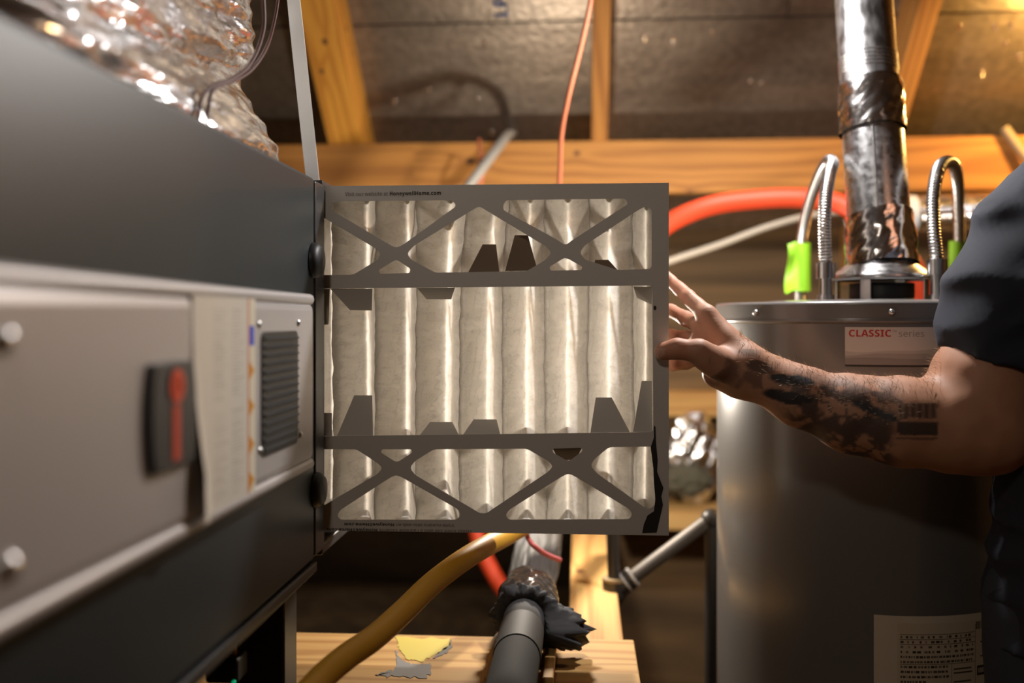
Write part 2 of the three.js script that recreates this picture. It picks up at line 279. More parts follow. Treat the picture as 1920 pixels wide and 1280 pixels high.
  mesh('post', rbox(XF - 0.09, XF - 0.02, 0.012, FB - 0.017, -1.36, -1.30, 0.004), M.rack, st); mesh('foot_plate', rbox(XF - 0.14, XF + 0.02, 0, 0.012, -1.42, -1.24, 0.003), M.rack, st);
  mesh('post', rbox(XF - 0.56, XF - 0.49, 0.012, FB - 0.017, -1.36, -1.30, 0.004), M.rack, st); mesh('foot_plate', rbox(XF - 0.60, XF - 0.44, 0, 0.012, -1.42, -1.24, 0.003), M.rack, st);
  mesh('post', rbox(XF - 0.09, XF - 0.02, 0.012, FB - 0.017, -0.12, -0.06, 0.004), M.rack, st); mesh('foot_plate', rbox(XF - 0.14, XF + 0.02, 0, 0.012, -0.18, 0, 0.003), M.rack, st);
  const c = P(438, 1243, 1.26), sw = thing('float_switch', 'small black drain switch under the furnace edge', 'switch');
  mesh('housing', rbox(c.x - 0.03, c.x + 0.012, c.y - 0.02, c.y + 0.012, c.z - 0.02, c.z + 0.02, 0.005), M.black, sw);
  mesh('stem', cyl(V(c.x, c.y + 0.01, c.z), V(c.x, FB - 0.017, c.z), 0.004), mat([0.6, 0.3, 0.05], 0.4), sw).userData.label = 'orange stem';
  mesh('status_light', new THREE.SphereGeometry(0.0028, 12, 8).translate(c.x + 0.008, c.y - 0.016, c.z + 0.021), mat([0, 0.2, 0.08], 0.4, 0, { emissive: new THREE.Color(0, 0.25, 0.10) }), sw).userData.label = 'small green light';
}

// ------------------------------------------------------------------ foil-wrapped plenum and its wires
{
  seed = 41; const big = crumple(14, 5, [0.4, 2.0, 0.4]), fine = crumple(14, 13, [0.6, 2.0, 0.6], 4);
  const cx = -0.80, cz = -1.06, hx = 0.345, hz = 0.375, r = 0.10, NU = 520, NV = 250, y0 = FT + 0.002, y1 = 2.1, pos = [], uv = [], idx = [];
  const per = 2 * (2 * hx - 2 * r) + 2 * (2 * hz - 2 * r) + 2 * Math.PI * r;
  const ring = (s) => { // walk round a rounded rectangle
    s = (s % 1) * per; const sides = [[2 * hz - 2 * r, V(hx, 0, -hz + r), V(0, 0, 1), V(1, 0, 0)], [2 * hx - 2 * r, V(hx - r, 0, hz), V(-1, 0, 0), V(0, 0, 1)], [2 * hz - 2 * r, V(-hx, 0, hz - r), V(0, 0, -1), V(-1, 0, 0)], [2 * hx - 2 * r, V(-hx + r, 0, -hz), V(1, 0, 0), V(0, 0, -1)]];
    for (let k = 0; k < 4; k++) { const [l, o, d, n] = sides[k]; if (s <= l) return [o.clone().addScaledVector(d, s), n.clone()]; s -= l; const arc = Math.PI * r / 2;
      if (s <= arc) { const a = s / r, n2 = n.clone().multiplyScalar(Math.cos(a)).addScaledVector(d, Math.sin(a)); return [o.clone().addScaledVector(d, l).addScaledVector(n, -r).addScaledVector(n2, r), n2]; } s -= arc; }
    return [sides[0][1].clone(), sides[0][3].clone()];
  };
  for (let j = 0; j <= NV; j++) for (let i = 0; i <= NU; i++) {
    const [p, n] = ring(clamp((i + (i && i < NU ? rr(-0.4, 0.4) : 0)) / NU) * 0.99999), y = mix(y0, y1, clamp((j + rr(-0.4, 0.4)) / NV)), t = (y - y0);
    const flare = 0.03 * Math.exp(-Math.pow((t - 0.03) / 0.05, 2)) - 0.012 * Math.exp(-Math.pow((t - 0.12) / 0.06, 2)) + 0.02 * noise(p.x * 3, y * 4, p.z * 3);
    const X = p.x + cx, Z = p.z + cz, k = n.clone().multiplyScalar(flare + 0.024 * big(X, y, Z) + 0.0062 * fine(X, y, Z));
    pos.push(X + k.x, y, Z + k.z); uv.push(i / NU, j / NV);
    if (i < NU && j < NV) { const a = j * (NU + 1) + i; idx.push(a, a + NU + 1, a + 1, a + 1, a + NU + 1, a + NU + 2); }
  }
  let g = new THREE.BufferGeometry(); g.setAttribute('position', new THREE.Float32BufferAttribute(pos, 3)); g.setAttribute('uv', new THREE.Float32BufferAttribute(uv, 2)); g.setIndex(idx); g = g.toNonIndexed(); g.computeVertexNormals();
  const pl = thing('foil_plenum', 'crinkled shiny foil wrapped plenum rising from the furnace', 'duct');
  mesh('foil_wrap', g, M.foil, pl);
  mesh('sheet_core', box(cx - hx + 0.09, cx + hx - 0.09, y0, y1, cz - hz + 0.09, cz + hz - 0.09), M.galv, pl);
  const xw = -0.415, W = (l) => l.map(([u, v, x]) => PX(u, v, x ?? xw));
  tag(mesh('thermostat_wire', tube(W([[493, -120], [494, 0], [495, 45], [484, 90], [462, 128], [430, 150], [400, 160], [378, 185], [371, 235], [374, 300]]), 0.0026, 80, 8), M.brownWire), 'brown wire curving across the foil plenum in one loop', 'wire', 'brown wires on the foil');
  tag(mesh('thermostat_wire', tube(W([[526, -110, -0.43], [521, 0, -0.43], [512, 50, -0.43], [494, 100], [470, 132], [438, 152], [412, 160], [396, 176], [388, 232], [386, 300]]), 0.0024, 80, 8), M.brownWire), 'brown wire leaving the foil plenum towards the rafter', 'wire', 'brown wires on the foil');
}
// hanging strap
{
  const a = P(588, 352, 1.52), b = P(550, -4, 1.50), d = b.clone().sub(a), top = a.clone().addScaledVector(d, 2.55), n = 30, pos = [], idx = [];
  const g = new THREE.BoxGeometry(0.0205, 1, 0.0014, 1, 40, 1), p = g.attributes.position;
  for (let i = 0; i < p.count; i++) { const t = p.getY(i) + 0.5, c = a.clone().lerp(top, t), w = 0.35 * Math.sin(t * 7 + 0.3) - 0.2, x = p.getX(i), z = p.getZ(i);  p.setXYZ(i, c.x + x * Math.cos(w) + z * Math.sin(w), c.y, c.z - x * Math.sin(w) + z * Math.cos(w)); }
  g.computeVertexNormals(); const s = mesh('hanger_strap', g, mat([0.82, 0.83, 0.82], 0.38, 0.25)); tag(s, 'pale metal hanger strap rising from the furnace corner', 'strap');
}

// ------------------------------------------------------------------ air filter
const ZFIL = -1.44, ZBACK = -1.55;
{
  const f = thing('air_filter', 'pleated white air filter in a cardboard frame', 'filter');
  const q = (u, v, z = ZFIL) => { const p = PZ(u, v, z); return [p.x, p.y]; };
  const XR = q(1254, 670)[0], YT = q(1000, 345)[1], YB = q(1000, 1000)[1], XL = q(552, 670)[0];
  const face = new THREE.Shape(); face.moveTo(XL, YB); face.lineTo(XR, YB); face.lineTo(XR, YT); face.lineTo(XL, YT); face.closePath();
  const holes = [
    [[620, 381], [640, 377], [848, 375], [856, 386], [758, 457], [743, 465], [728, 457], [622, 394]],
    [[575, 395], [600, 404], [705, 466], [714, 476], [708, 487], [662, 515], [575, 516]],
    [[743, 486], [770, 504], [768, 512], [712, 513], [710, 506]],
    [[763, 475], [775, 461], [898, 386], [1024, 462], [1034, 474], [1024, 486], [988, 508], [816, 511], [770, 486]],
    [[943, 384], [948, 375], [1172, 372], [1178, 382], [1076, 448], [1060, 460], [1046, 450], [944, 394]],
    [[1087, 473], [1096, 460], [1196, 394], [1212, 386], [1222, 392], [1222, 504], [1158, 506], [1096, 486]],
    [[1060, 482], [1092, 500], [1090, 506], [1032, 507], [1030, 500]],
    [[572, 541], [1223, 535], [1225, 810], [572, 818]],
    [[572, 842], [668, 842], [708, 868], [717, 877], [708, 888], [572, 968]],
    [[716, 842], [771, 842], [773, 848], [744, 867], [714, 848]],
    [[768, 877], [778, 864], [814, 842], [988, 841], [1028, 864], [1037, 874], [1028, 884], [912, 962], [900, 962], [778, 890]],
    [[743, 890], [756, 896], [858, 954], [864, 966], [856, 974], [638, 974], [632, 966], [638, 956], [730, 896]],
    [[1036, 841], [1091, 839], [1092, 846], [1066, 865], [1036, 848]],
    [[1107, 872], [1116, 859], [1142, 838], [1222, 837], [1228, 846], [1228, 948], [1214, 955], [1118, 886]],
    [[1066, 887], [1080, 894], [1180, 954], [1186, 964], [1180, 973], [954, 974], [948, 966], [954, 956], [1052, 894]],
  ];
  for (const h of holes) face.holes.push(roundPath(new THREE.Path(), h.map(([u, v]) => q(u, v)), 0.0055));
  mesh('frame_face', extrude(face, 0.0016, 0, 6).translate(0, 0, ZFIL - 0.0016), M.board, f).userData.label = 'die cut cardboard face with crossed struts';
  mesh('frame_face', (() => { const s = face.clone(); return extrude(s, 0.0016, 0, 6).translate(0, 0, ZBACK); })(), M.board, f).userData.label = 'die cut cardboard face with crossed struts';
  const e = 0.0018;
  for (const [a, b, c, d, n] of [[XL, XR, YT - e, YT, 'frame_side'], [XL, XR, YB, YB + e, 'frame_side'], [XR - e, XR, YB + e, YT - e, 'frame_side'], [XL, XL + e, YB + e, YT - e, 'frame_side']]) mesh(n, box(a, b, c, d, ZBACK + 0.0017, ZFIL - 0.0017), M.board, f);
  // pleats: one folded sheet, one mesh for each fold
  const mediaTex = dataTex(512, 512, (u, v) => { const a = fbm(u * 9, v * 34, 3, 4), c = Math.abs(noise(u * 16 + 2 * a, v * 7 + 3 * a, 8)); const t = 0.93 + 0.10 * a - 0.10 * Math.exp(-c * 26); return [t, t * 0.995, t * 0.985]; });
  const mediaMat = M.media; mediaMat.map = mediaTex; mediaMat.bumpMap = dataTex(512, 512, (u, v) => { const t = 0.5 + 0.5 * fbm(u * 14, v * 30, 5, 4); return [t, t, t]; }, false); mediaMat.bumpScale = 0.002;
  const tips = [556, 621, 701, 779, 862, 942, 1022, 1103, 1187, 1251], yTop = YT - 0.004, yBot = YB + 0.004;
  const tipX = (k, y) => { const v = 600 + (EYE - y) * F / 1.44; return q(tips[k], 670)[0] + (k % 9 ? 0.0034 * fbm(k * 3.1, y * 34, 2, 3) + 0.004 * noise(k * 5.3, y * 3, 7) + (v < 500 ? (k === 4 || k === 5 ? 0.00007 * (500 - v) : 0) : 0) : 0); };
  for (let k = 0; k < tips.length - 1; k++) {
    const NU = 34, NV = 110, pos = [], uv = [], idx = [];
    for (let j = 0; j <= NV; j++) for (let i = 0; i <= NU; i++) {
      const y = mix(yBot, yTop, j / NV), t = i / NU, x0 = tipX(k, y), x1 = tipX(k + 1, y), bend = 0.11 * noise(k * 4.7, y * 2.2, 3);
      const a = t + bend * Math.sin(Math.PI * t) * 0.5, q2 = Math.abs(2 * t - 1), s = 1 - Math.sqrt(q2 * q2 + 0.022) * 0.95 - 0.08 * q2 * q2 + 0.10 * Math.sin(Math.PI * t);
      const pin = i === 0 || i === NU; pos.push(mix(x0, x1, clamp(a)) + (pin ? 0.0016 * noise(y * 60, (k + t) * 9, 2) : i === 1 ? -0.0008 : i === NU - 1 ? 0.0008 : 0), y, pin ? ZFIL - 0.0035 : ZFIL - 0.012 - 0.089 * s + 0.0016 * fbm(k * 2 + t * 3, y * 24, 4, 3)); uv.push(k * 0.37 + t * 0.35, y * 2.2);
      if (i < NU && j < NV) { const b = j * (NU + 1) + i; idx.push(b, b + 1, b + NU + 1, b + 1, b + NU + 2, b + NU + 1); }
    }
    const g = new THREE.BufferGeometry(); g.setAttribute('position', new THREE.Float32BufferAttribute(pos, 3)); g.setAttribute('uv', new THREE.Float32BufferAttribute(uv, 2)); g.setIndex(idx); g.computeVertexNormals();
    mesh('pleat', g, mediaMat, f).userData.label = 'translucent white pleat';
  }
  // spacer tabs folded back from the bars into the pleats
  const tab = (b0, b1, t0, t1, m, back = 0.03) => {
    const A = PZ(...b0, ZFIL - 0.0022), B = PZ(...b1, ZFIL - 0.0022), C = PZ(...t1, ZFIL - back), D = PZ(...t0, ZFIL - back), th = V(0, 0, -0.0011), ps = [A, B, C, D, ...[A, B, C, D].map((p) => p.clone().add(th))];
    const g = new THREE.BufferGeometry(); g.setAttribute('position', new THREE.Float32BufferAttribute(ps.flatMap((p) => p.toArray()), 3));
    g.setIndex([0, 1, 2, 0, 2, 3, 4, 6, 5, 4, 7, 6, 0, 4, 5, 0, 5, 1, 1, 5, 6, 1, 6, 2, 2, 6, 7, 2, 7, 3, 3, 7, 4, 3, 4, 0]);
    const fl = g.toNonIndexed(); fl.computeVertexNormals(); mesh('spacer_tab', fl, m, f).userData.label = m === M.kraft ? 'brown folded spacer tab' : 'pale folded spacer tab';
  };
  for (const [a, b, c, d, back] of [[[632, 817], [699, 817], [664, 741], [698, 741], 0.02], [[786, 817], [860, 815], [806, 791], [848, 791], 0.02], [[868, 815], [938, 815], [888, 786], [931, 786], 0.02], [[1107, 811], [1181, 810], [1117, 745], [1147, 745], 0.018], [[1187, 810], [1223, 810], [1203, 714], [1222, 714], 0.018], [[575, 817], [622, 817], [580, 774], [622, 774], 0.02],
    [[619, 541], [698, 541], [656, 581], [697, 582], 0.02], [[782, 540], [853, 539], [800, 561], [846, 561], 0.02], [[1188, 537], [1223, 537], [1194, 558], [1222, 571], 0.02], [[575, 541], [618, 541], [580, 611], [616, 608], 0.02]]) tab(a, b, c, d, M.board, back);
  for (const [a, b, c, d, back] of [[[878, 510], [936, 509], [905, 458], [930, 458], 0.022], [[947, 508], [1008, 507], [965, 441], [990, 441], 0.022], [[1112, 505], [1157, 505], [1116, 487], [1141, 487], 0.02], [[1036, 840], [1091, 839], [1048, 862], [1080, 862], 0.02]]) tab(a, b, c, d, M.kraft, back);
  // black torn smear along the edge
  const bl = new THREE.Shape(); [[1226, 797], [1229, 800], [1230, 830], [1233, 862], [1232, 884], [1240, 905], [1244, 914], [1240, 930], [1243, 946], [1237, 972], [1231, 998], [1204, 999], [1207, 983], [1214, 966], [1226, 958], [1229, 936], [1226, 905], [1225, 880], [1223, 862], [1220, 838], [1226, 820]].forEach(([u, v], i) => bl[i ? 'lineTo' : 'moveTo'](...q(u, v)));
  mesh('black_smear', extrude(bl, 0.0004).translate(0, 0, ZFIL + 0.0002), mat([0.015, 0.013, 0.012], 0.7), f).userData.label = 'black torn tape smear';
  mesh('black_smear', new THREE.CircleGeometry(0.0035, 7).scale(0.6, 1, 1).translate(...q(1228, 577), ZFIL + 0.0005), mat([0.02, 0.016, 0.014], 0.7), f);
  // printed lines
  const print = (u0, u1, v, hpx, draw, flip, tilt) => {
    const [x0, y] = q(u0, v), [x1] = q(u1, v), w = x1 - x0, h = hpx / F * 1.44, W = 1024, H = Math.round(W * h / w);
    const t = canvasTex(W, H, (x) => { x.clearRect(0, 0, W, H); x.fillStyle = '#2a211b'; x.textBaseline = 'middle'; draw(x, W, H); });
    const m = mesh('printed_text', new THREE.PlaneGeometry(w, h), mat([1, 1, 1], 0.8, 0, { map: t, transparent: true }), f); m.position.set((x0 + x1) / 2, y, ZFIL + 0.0006); m.rotation.z = (flip ? Math.PI : 0) + (tilt || 0);
  };
  const line = (a, b) => (x, W, H) => {
    const s = H * 0.78; x.font = `${s}px sans-serif`; const wa = x.measureText(a).width; x.font = `bold ${s}px sans-serif`; const wb = x.measureText(b).width, k = W / (wa + wb + 4);
    x.scale(k, 1); x.globalAlpha = 0.8; x.font = `${s}px sans-serif`; x.fillText(a, 0, H / 2); x.globalAlpha = 1; x.font = `bold ${s}px sans-serif`; x.fillText(b, wa, H / 2);
  };
  print(647, 828, 363.5, 13, line('Visit our website at ', 'HoneywellHome.com'), false, 0.006);
  print(644, 852, 982, 10, line('Visite nuestro sitio web en ', 'HoneywellHome.com'), true, 0);
  print(612, 885, 992, 10, line("Visitez notre site web à l'adresse suivante ", 'HoneywellHome.com'), true, 0);
}

// ------------------------------------------------------------------ water heater
const HC = P(1617, 600, 1.76), HR = 0.252, HTOP = EYE + 0.030;
const faceCam = Math.atan2(0 - HC.x, 0 - HC.z);            // direction from the heater's axis to the camera
const onTank = (a, y, r) => V(HC.x + r * Math.sin(faceCam + a), y, HC.z + r * Math.cos(faceCam + a));
{
  const h = thing('water_heater', 'grey cylindrical gas water heater with a flue on top', 'water heater');
  const put = (g) => g.translate(HC.x, 0, HC.z);
  mesh('tank', put(lathe([[0, 0.1], [HR - 0.012, 0.1], [HR, 0.11], [HR, HTOP - 0.034]], 96)), M.heater, h);
  mesh('cap', put(lathe([[HR - 0.001, HTOP - 0.036], [HR + 0.004, HTOP - 0.034], [HR + 0.005, HTOP - 0.030], [HR + 0.001, HTOP - 0.027], [HR + 0.003, HTOP - 0.006], [HR, HTOP - 0.001], [HR - 0.008, HTOP], [HR - 0.02, HTOP - 0.004], [HR * 0.6, HTOP + 0.004], [0, HTOP + 0.008]], 96)), M.heater, h);
  for (let i = 0; i < 3; i++) { const a = faceCam + 0.6 + i * 2.09; mesh('foot', cyl(V(HC.x + 0.19 * Math.sin(a), 0, HC.z + 0.19 * Math.cos(a)), V(HC.x + 0.19 * Math.sin(a), 0.104, HC.z + 0.19 * Math.cos(a)), 0.018), M.blackIron, h); }
  for (const a of [-0.70, 0.165, 0.95]) mesh('screw', new THREE.SphereGeometry(0.0055, 14, 10).translate(...onTank(a, HTOP - 0.018, HR + 0.003).toArray()), M.steel, h);
  const sticker = (a0, a1, y0, y1, tex, name, label) => {
    const g = new THREE.PlaneGeometry(1, 1, 40, 1), p = g.attributes.position;
    for (let i = 0; i < p.count; i++) p.setXYZ(i, ...onTank(mix(a0, a1, p.getX(i) + 0.5), mix(y0, y1, p.getY(i) + 0.5), HR + 0.0012).toArray());
    g.computeVertexNormals(); mesh(name, g, mat([1, 1, 1], 0.42, 0, { map: tex }), h).userData.label = label;
  };
  sticker(-0.10, 0.98, EYE - 0.071, EYE - 0.0105, canvasTex(1024, 256, (x, w, hh) => {
    x.fillStyle = '#cfc8c2'; x.fillRect(0, 0, w, hh);
    const hill = (c, y, a, f, p) => { x.fillStyle = c; x.beginPath(); x.moveTo(0, hh); for (let i = 0; i <= w; i += 8) x.lineTo(i, y + a * Math.sin(i * f + p) + a * 0.5 * Math.sin(i * f * 2.3 + p)); x.lineTo(w, hh); x.fill(); };
    hill('#b9b2ad', 150, 10, 0.008, 0.4); hill('#a39c97', 176, 9, 0.007, 2.0); hill('#8f8884', 206, 8, 0.006, 3.4); x.fillStyle = '#191716'; x.fillRect(0, hh - 12, w, 12);
    x.textBaseline = 'alphabetic'; x.font = 'bold 60px sans-serif'; x.fillStyle = '#b3201c'; x.fillText('CLASSIC', 18, 62); const k = x.measureText('CLASSIC').width;
    x.font = '18px sans-serif'; x.fillStyle = '#8a807a'; x.fillText('TM', 22 + k, 32); x.font = '56px sans-serif'; x.fillStyle = '#8d8783'; x.fillText('series', 54 + k, 62);
  }), 'brand_sticker', 'pale rectangular sticker with red lettering');
  sticker(0.065, 0.98, EYE - 0.62, EYE - 0.448, canvasTex(1024, 640, (x, w, hh) => {
    x.fillStyle = '#d9cdb8'; x.fillRect(0, 0, w, hh); x.fillStyle = '#d2c4ac'; x.fillRect(150, 40, w - 150, hh - 160); seed = 77; x.strokeStyle = x.fillStyle = '#2b251e'; x.lineWidth = 3;
    for (let r = 0; r < 13; r++) { const y = 112 + r * 28, lim = r < 6 ? 690 : 480 - (r > 8 ? 160 : 0); let c = 170; while (c < lim) { const q = rr(6, 26); x.globalAlpha = rr(0.5, 0.95); x.fillRect(c, y, q, 13); c += q + rr(3, r < 4 ? 40 : 10); } }
    x.globalAlpha = 0.8; for (const y of [104, 132, 160, 272]) { x.beginPath(); x.moveTo(165, y); x.lineTo(710, y); x.stroke(); }
    x.beginPath(); x.moveTo(710, 60); x.lineTo(710, 400); x.moveTo(520, 272); x.lineTo(520, 430); x.moveTo(165, 440); x.lineTo(520, 440); x.stroke();
    for (const [X0, X1, y, H] of [[715, 900, 48, 44], [520, 900, 452, 48]]) for (let c = X0; c < X1;) { const q = rr(3, 12); x.fillRect(c, y, q, H); c += q + rr(3, 9); }
    for (const y of [300, 322, 372]) x.fillRect(535, y, rr(120, 150), 9); for (const y of [455, 475, 495]) x.fillRect(172, y, rr(130, 170), 9);
    x.globalAlpha = 1; x.fillStyle = '#0d0b0a'; x.fillRect(725, 300, 190, 56); x.fillStyle = '#d8cdb9'; for (let c = 738; c < 900; c += rr(12, 24)) x.fillRect(c, 314, 9, 28);
    x.fillStyle = '#2b251e'; x.beginPath(); x.arc(785, 205, 9, 0, 7); x.fill(); x.fillRect(756, 162, 64, 8); x.fillRect(752, 244, 80, 7);
    x.fillStyle = '#100d0b'; x.fillRect(60, 585, w - 60, 60);
  }), 'rating_label', 'cream rating label with small black print');
  // draft hood and flue collar
  const hd = thing('draft_hood', 'metal draft hood on three legs over the heater', 'draft hood');
  const hy = HTOP + 0.008, C = P(1653, 560, 1.74), at = (g) => g.translate(C.x, 0, C.z);
  mesh('collar', at(lathe([[0.054, hy], [0.054, hy + 0.026], [0.046, hy + 0.026], [0.046, hy + 0.002]], 48)), M.black, hd).userData.label = 'black flue collar';
  const sk = [[0.083, hy + 0.032], [0.085, hy + 0.036], [0.080, hy + 0.043], [0.056, hy + 0.062], [0.054, hy + 0.068], [0.053, hy + 0.080]];
  mesh('skirt', at(lathe([...sk, ...sk.slice().reverse().map(([r, y]) => [r - 0.002, y - 0.001])], 64)), M.galv, hd);
  for (const a of [-0.35, 1.15, -1.9, 2.7]) { const c = V(C.x + 0.077 * Math.sin(faceCam + a), 0, C.z + 0.077 * Math.cos(faceCam + a)); mesh('leg', rbox(-0.009, 0.009, 0, 0.040, -0.0014, 0.0014, 0.001).rotateY(faceCam + a).translate(c.x, hy - 0.004, c.z), M.steel, hd); }
  // flue pipe: two lengths and the taped joints, leaning a little
  const fl = thing('flue_pipe', 'galvanized flue pipe with foil taped joints', 'flue');
  const a = V(C.x, hy + 0.066, C.z), b = P(1619, -4, 1.83), dir = b.clone().sub(a), on = (t) => a.clone().addScaledVector(dir, t);
  mesh('pipe', cyl(on(0), on(0.66), 0.0535, 0.0525, 56), M.galv, fl); mesh('pipe', cyl(on(0.63), on(2.15), 0.0505, 0.0505, 56), M.galv, fl);
  for (let i = 0; i < 5; i++) { const r = new THREE.TorusGeometry(0.0506, 0.0012, 8, 56); r.applyQuaternion(new THREE.Quaternion().setFromUnitVectors(V(0, 0, 1), dir.clone().normalize())); const c = on(0.70 + i * 0.014); mesh('crimp', r.translate(c.x, c.y, c.z), M.galv, fl); }
  { const s = cyl(on(0.06), on(0.62), 0.002), c = onTank(0, 0, 0); const off = V(-C.x, 0, -C.z).normalize().multiplyScalar(0.0530); mesh('seam', s.translate(off.x, 0, off.z), M.galv, fl); }
  seed = 19; const tapeC = crumple(14, 13, [1, 1, 1]), tape = (t0, t1, r0, r1) => {
    const g = new THREE.CylinderGeometry(1, 1, 1, 200, 70, true), p = g.attributes.position, q = new THREE.Quaternion().setFromUnitVectors(V(0, 1, 0), dir.clone().normalize());
    for (let i = 0; i < p.count; i++) { const t = p.getY(i) + 0.5, an = Math.atan2(p.getX(i), p.getZ(i)), r = mix(r0, r1, t), c = on(mix(t0, t1, t) + 0.008 * Math.sin(an * 2 + 1) * (t > 0.5 ? 1 : 0.3)); const k = V(Math.sin(an), 0, Math.cos(an)); const w = r + 0.0018 + 0.0055 * (tapeC(c.x + k.x * 0.06, c.y, c.z + k.z * 0.06) + 0.3); const o = k.multiplyScalar(w).applyQuaternion(q).add(c); p.setXYZ(i, o.x, o.y, o.z); }
    g.computeVertexNormals(); mesh('foil_tape', g, M.tape, fl).userData.label = 'crinkled foil tape joint';
  };
  tape(0.475, 0.655, 0.0535, 0.0535); tape(-0.02, 0.165, 0.057, 0.0545);
}
// flexible water lines with tags
{
  const flex = (pts, r) => { // corrugated hose
    const c = new THREE.CatmullRomCurve3(pts, false, 'centripetal'), L = c.getLength(), n = Math.round(L / 0.0012), g = new THREE.TubeGeometry(c, n, r, 14, false), p = g.attributes.position, m = g.attributes.normal;
    for (let i = 0; i < p.count; i++) { const s = Math.floor(i / 15) / n * L, k = 0.0010 * Math.sin(s / 0.0052 * 2 * Math.PI); p.setXYZ(i, p.getX(i) + m.getX(i) * k, p.getY(i) + m.getY(i) * k, p.getZ(i) + m.getZ(i) * k); }
    g.computeVertexNormals(); return g;
  };
  const line = (label, pts, ni, tagAt, nip) => {
    const t = thing('water_line', label, 'water line', 'flexible water lines on the heater'); const w = pts.map((p) => P(...p));
    mesh('corrugated_hose', flex(w, 0.0105), M.steel, t);
    const b = P(...nip); mesh('nipple', cyl(V(b.x, HTOP - 0.002, b.z), V(b.x, b.y - 0.012, b.z), 0.0105), M.steel, t); mesh('nut', new THREE.CylinderGeometry(0.0165, 0.0165, 0.026, 6).translate(b.x, b.y - 0.004, b.z), M.steel, t); mesh('nut', new THREE.CylinderGeometry(0.0145, 0.0145, 0.012, 6).translate(b.x, HTOP + 0.006, b.z), M.steel, t);
    return t;
  };
  line('braided steel water line looping beside the flue, next to the red tube', [[1548, 498, 1.66], [1546, 440, 1.66], [1547, 380, 1.67], [1554, 330, 1.70], [1561, 306, 1.76], [1552, 303, 1.84], [1534, 335, 1.93], [1514, 395, 2.0], [1503, 455, 2.03], [1500, 520, 2.04], [1500, 640, 2.05]], 0, 0, [1548, 503, 1.66]);
  line('braided steel water line looping above the heater, next to the navy sleeve', [[1757, 490, 1.66], [1751, 430, 1.66], [1750, 370, 1.67], [1757, 325, 1.69], [1772, 304, 1.75], [1788, 310, 1.82], [1796, 345, 1.90], [1798, 400, 1.95], [1799, 460, 1.97], [1799, 520, 1.98], [1800, 660, 1.99]], 0, 0, [1757, 496, 1.66]);
  const flag = (label, u0, u1, v0, v1, d, core, side) => {
    const t = thing('pipe_tag', label, 'tag', 'lime green tags on the water lines'), c = P(core, (v0 + v1) / 2, d), hgt = (v1 - v0) / F * d;
    mesh('sleeve', new THREE.CylinderGeometry(0.0165, 0.0165, hgt, 20, 1, true).translate(c.x, c.y, c.z), M.green, t);
    const wd = side < 0 ? (core - u0) / F * d : (u1 - core) / F * d, g = new THREE.PlaneGeometry(1, 1, 10, 10), p = g.attributes.position, dep = side < 0 ? 0.02 : 0.01;
    for (let i = 0; i < p.count; i++) { const a = p.getX(i) + 0.5, y = p.getY(i); p.setXYZ(i, c.x + side * mix(0.01, wd, a), c.y + y * hgt * mix(0.98, 1.02, a) + 0.003 * Math.sin(a * 5), c.z + 0.0165 * (1 - a) + dep * a * Math.sin(y * 5)); }
    g.computeVertexNormals(); mesh('flap', g, M.green, t).userData.label = 'stiff green paper flap';
  };
  flag('lime green tag wrapped on the water line next to the red tube', 1475, 1520, 456, 546, 2.035, 1505, -1);
  flag('lime green tag wrapped on the water line next to the navy sleeve', 1776, 1822, 452, 546, 1.975, 1796, 1);
}
// red tubing, pale cable, other runs behind the heater
tag(mesh('red_tube', tube([[1130, 520, 2.25], [1200, 462, 2.2], [1262, 414, 2.17], [1330, 386, 2.15], [1410, 374, 2.14], [1500, 371, 2.12], [1575, 382, 2.1], [1640, 420, 2.06], [1690, 468, 2.04], [1722, 520, 2.04], [1738, 580, 2.05], [1745, 760, 2.08]].map((p) => P(...p)), 0.0215, 120, 18), M.orangePex), 'thick orange red tube arching behind the heater flue', 'tube');
tag(mesh('pale_cable', tube([[1120, 540, 2.4], [1200, 508, 2.38], [1270, 484, 2.36], [1350, 458, 2.34], [1440, 425, 2.32], [1520, 404, 2.32], [1600, 396, 2.33], [1650, 400, 2.33]].map((p) => P(...p)), 0.0085, 80, 10), mat([0.36, 0.31, 0.24], 0.6)), 'pale cable running below the orange red tube', 'cable');
{
  seed = 3; const t = thing('flexible_duct', 'foil flexible duct lying behind the flexible water line', 'duct');
  const pts = [P(1690, 402, 2.42), P(1790, 398, 2.42), P(1900, 394, 2.42), P(2100, 400, 2.42)], c = new THREE.CatmullRomCurve3(pts), g = new THREE.TubeGeometry(c, 300, 0.042, 26, false), p = g.attributes.position, m = g.attributes.normal;
  for (let i = 0; i < p.count; i++) { const s = Math.floor(i / 27), k = 0.003 * Math.sin(s * 0.9) + 0.003 * noise(s * 0.2, i % 27, 1); p.setXYZ(i, p.getX(i) + m.getX(i) * k, p.getY(i) + m.getY(i) * k, p.getZ(i) + m.getZ(i) * k); }
  g.computeVertexNormals(); mesh('duct_skin', g, M.tape, t); mesh('end_band', cyl(pts[0].clone().add(V(0.005, 0, 0)), pts[0].clone().add(V(0.03, 0, 0)), 0.046), M.white, t);
}
tag(mesh('diagonal_strut', (() => { const a = P(1883, 240, 2.50), b = P(2040, 455, 2.44); return cyl(a, b, 0.012, 0.012, 12); })(), mat([0.26, 0.20, 0.13], 0.6)), 'pale thin strut slanting across the purlin by the person', 'strut');
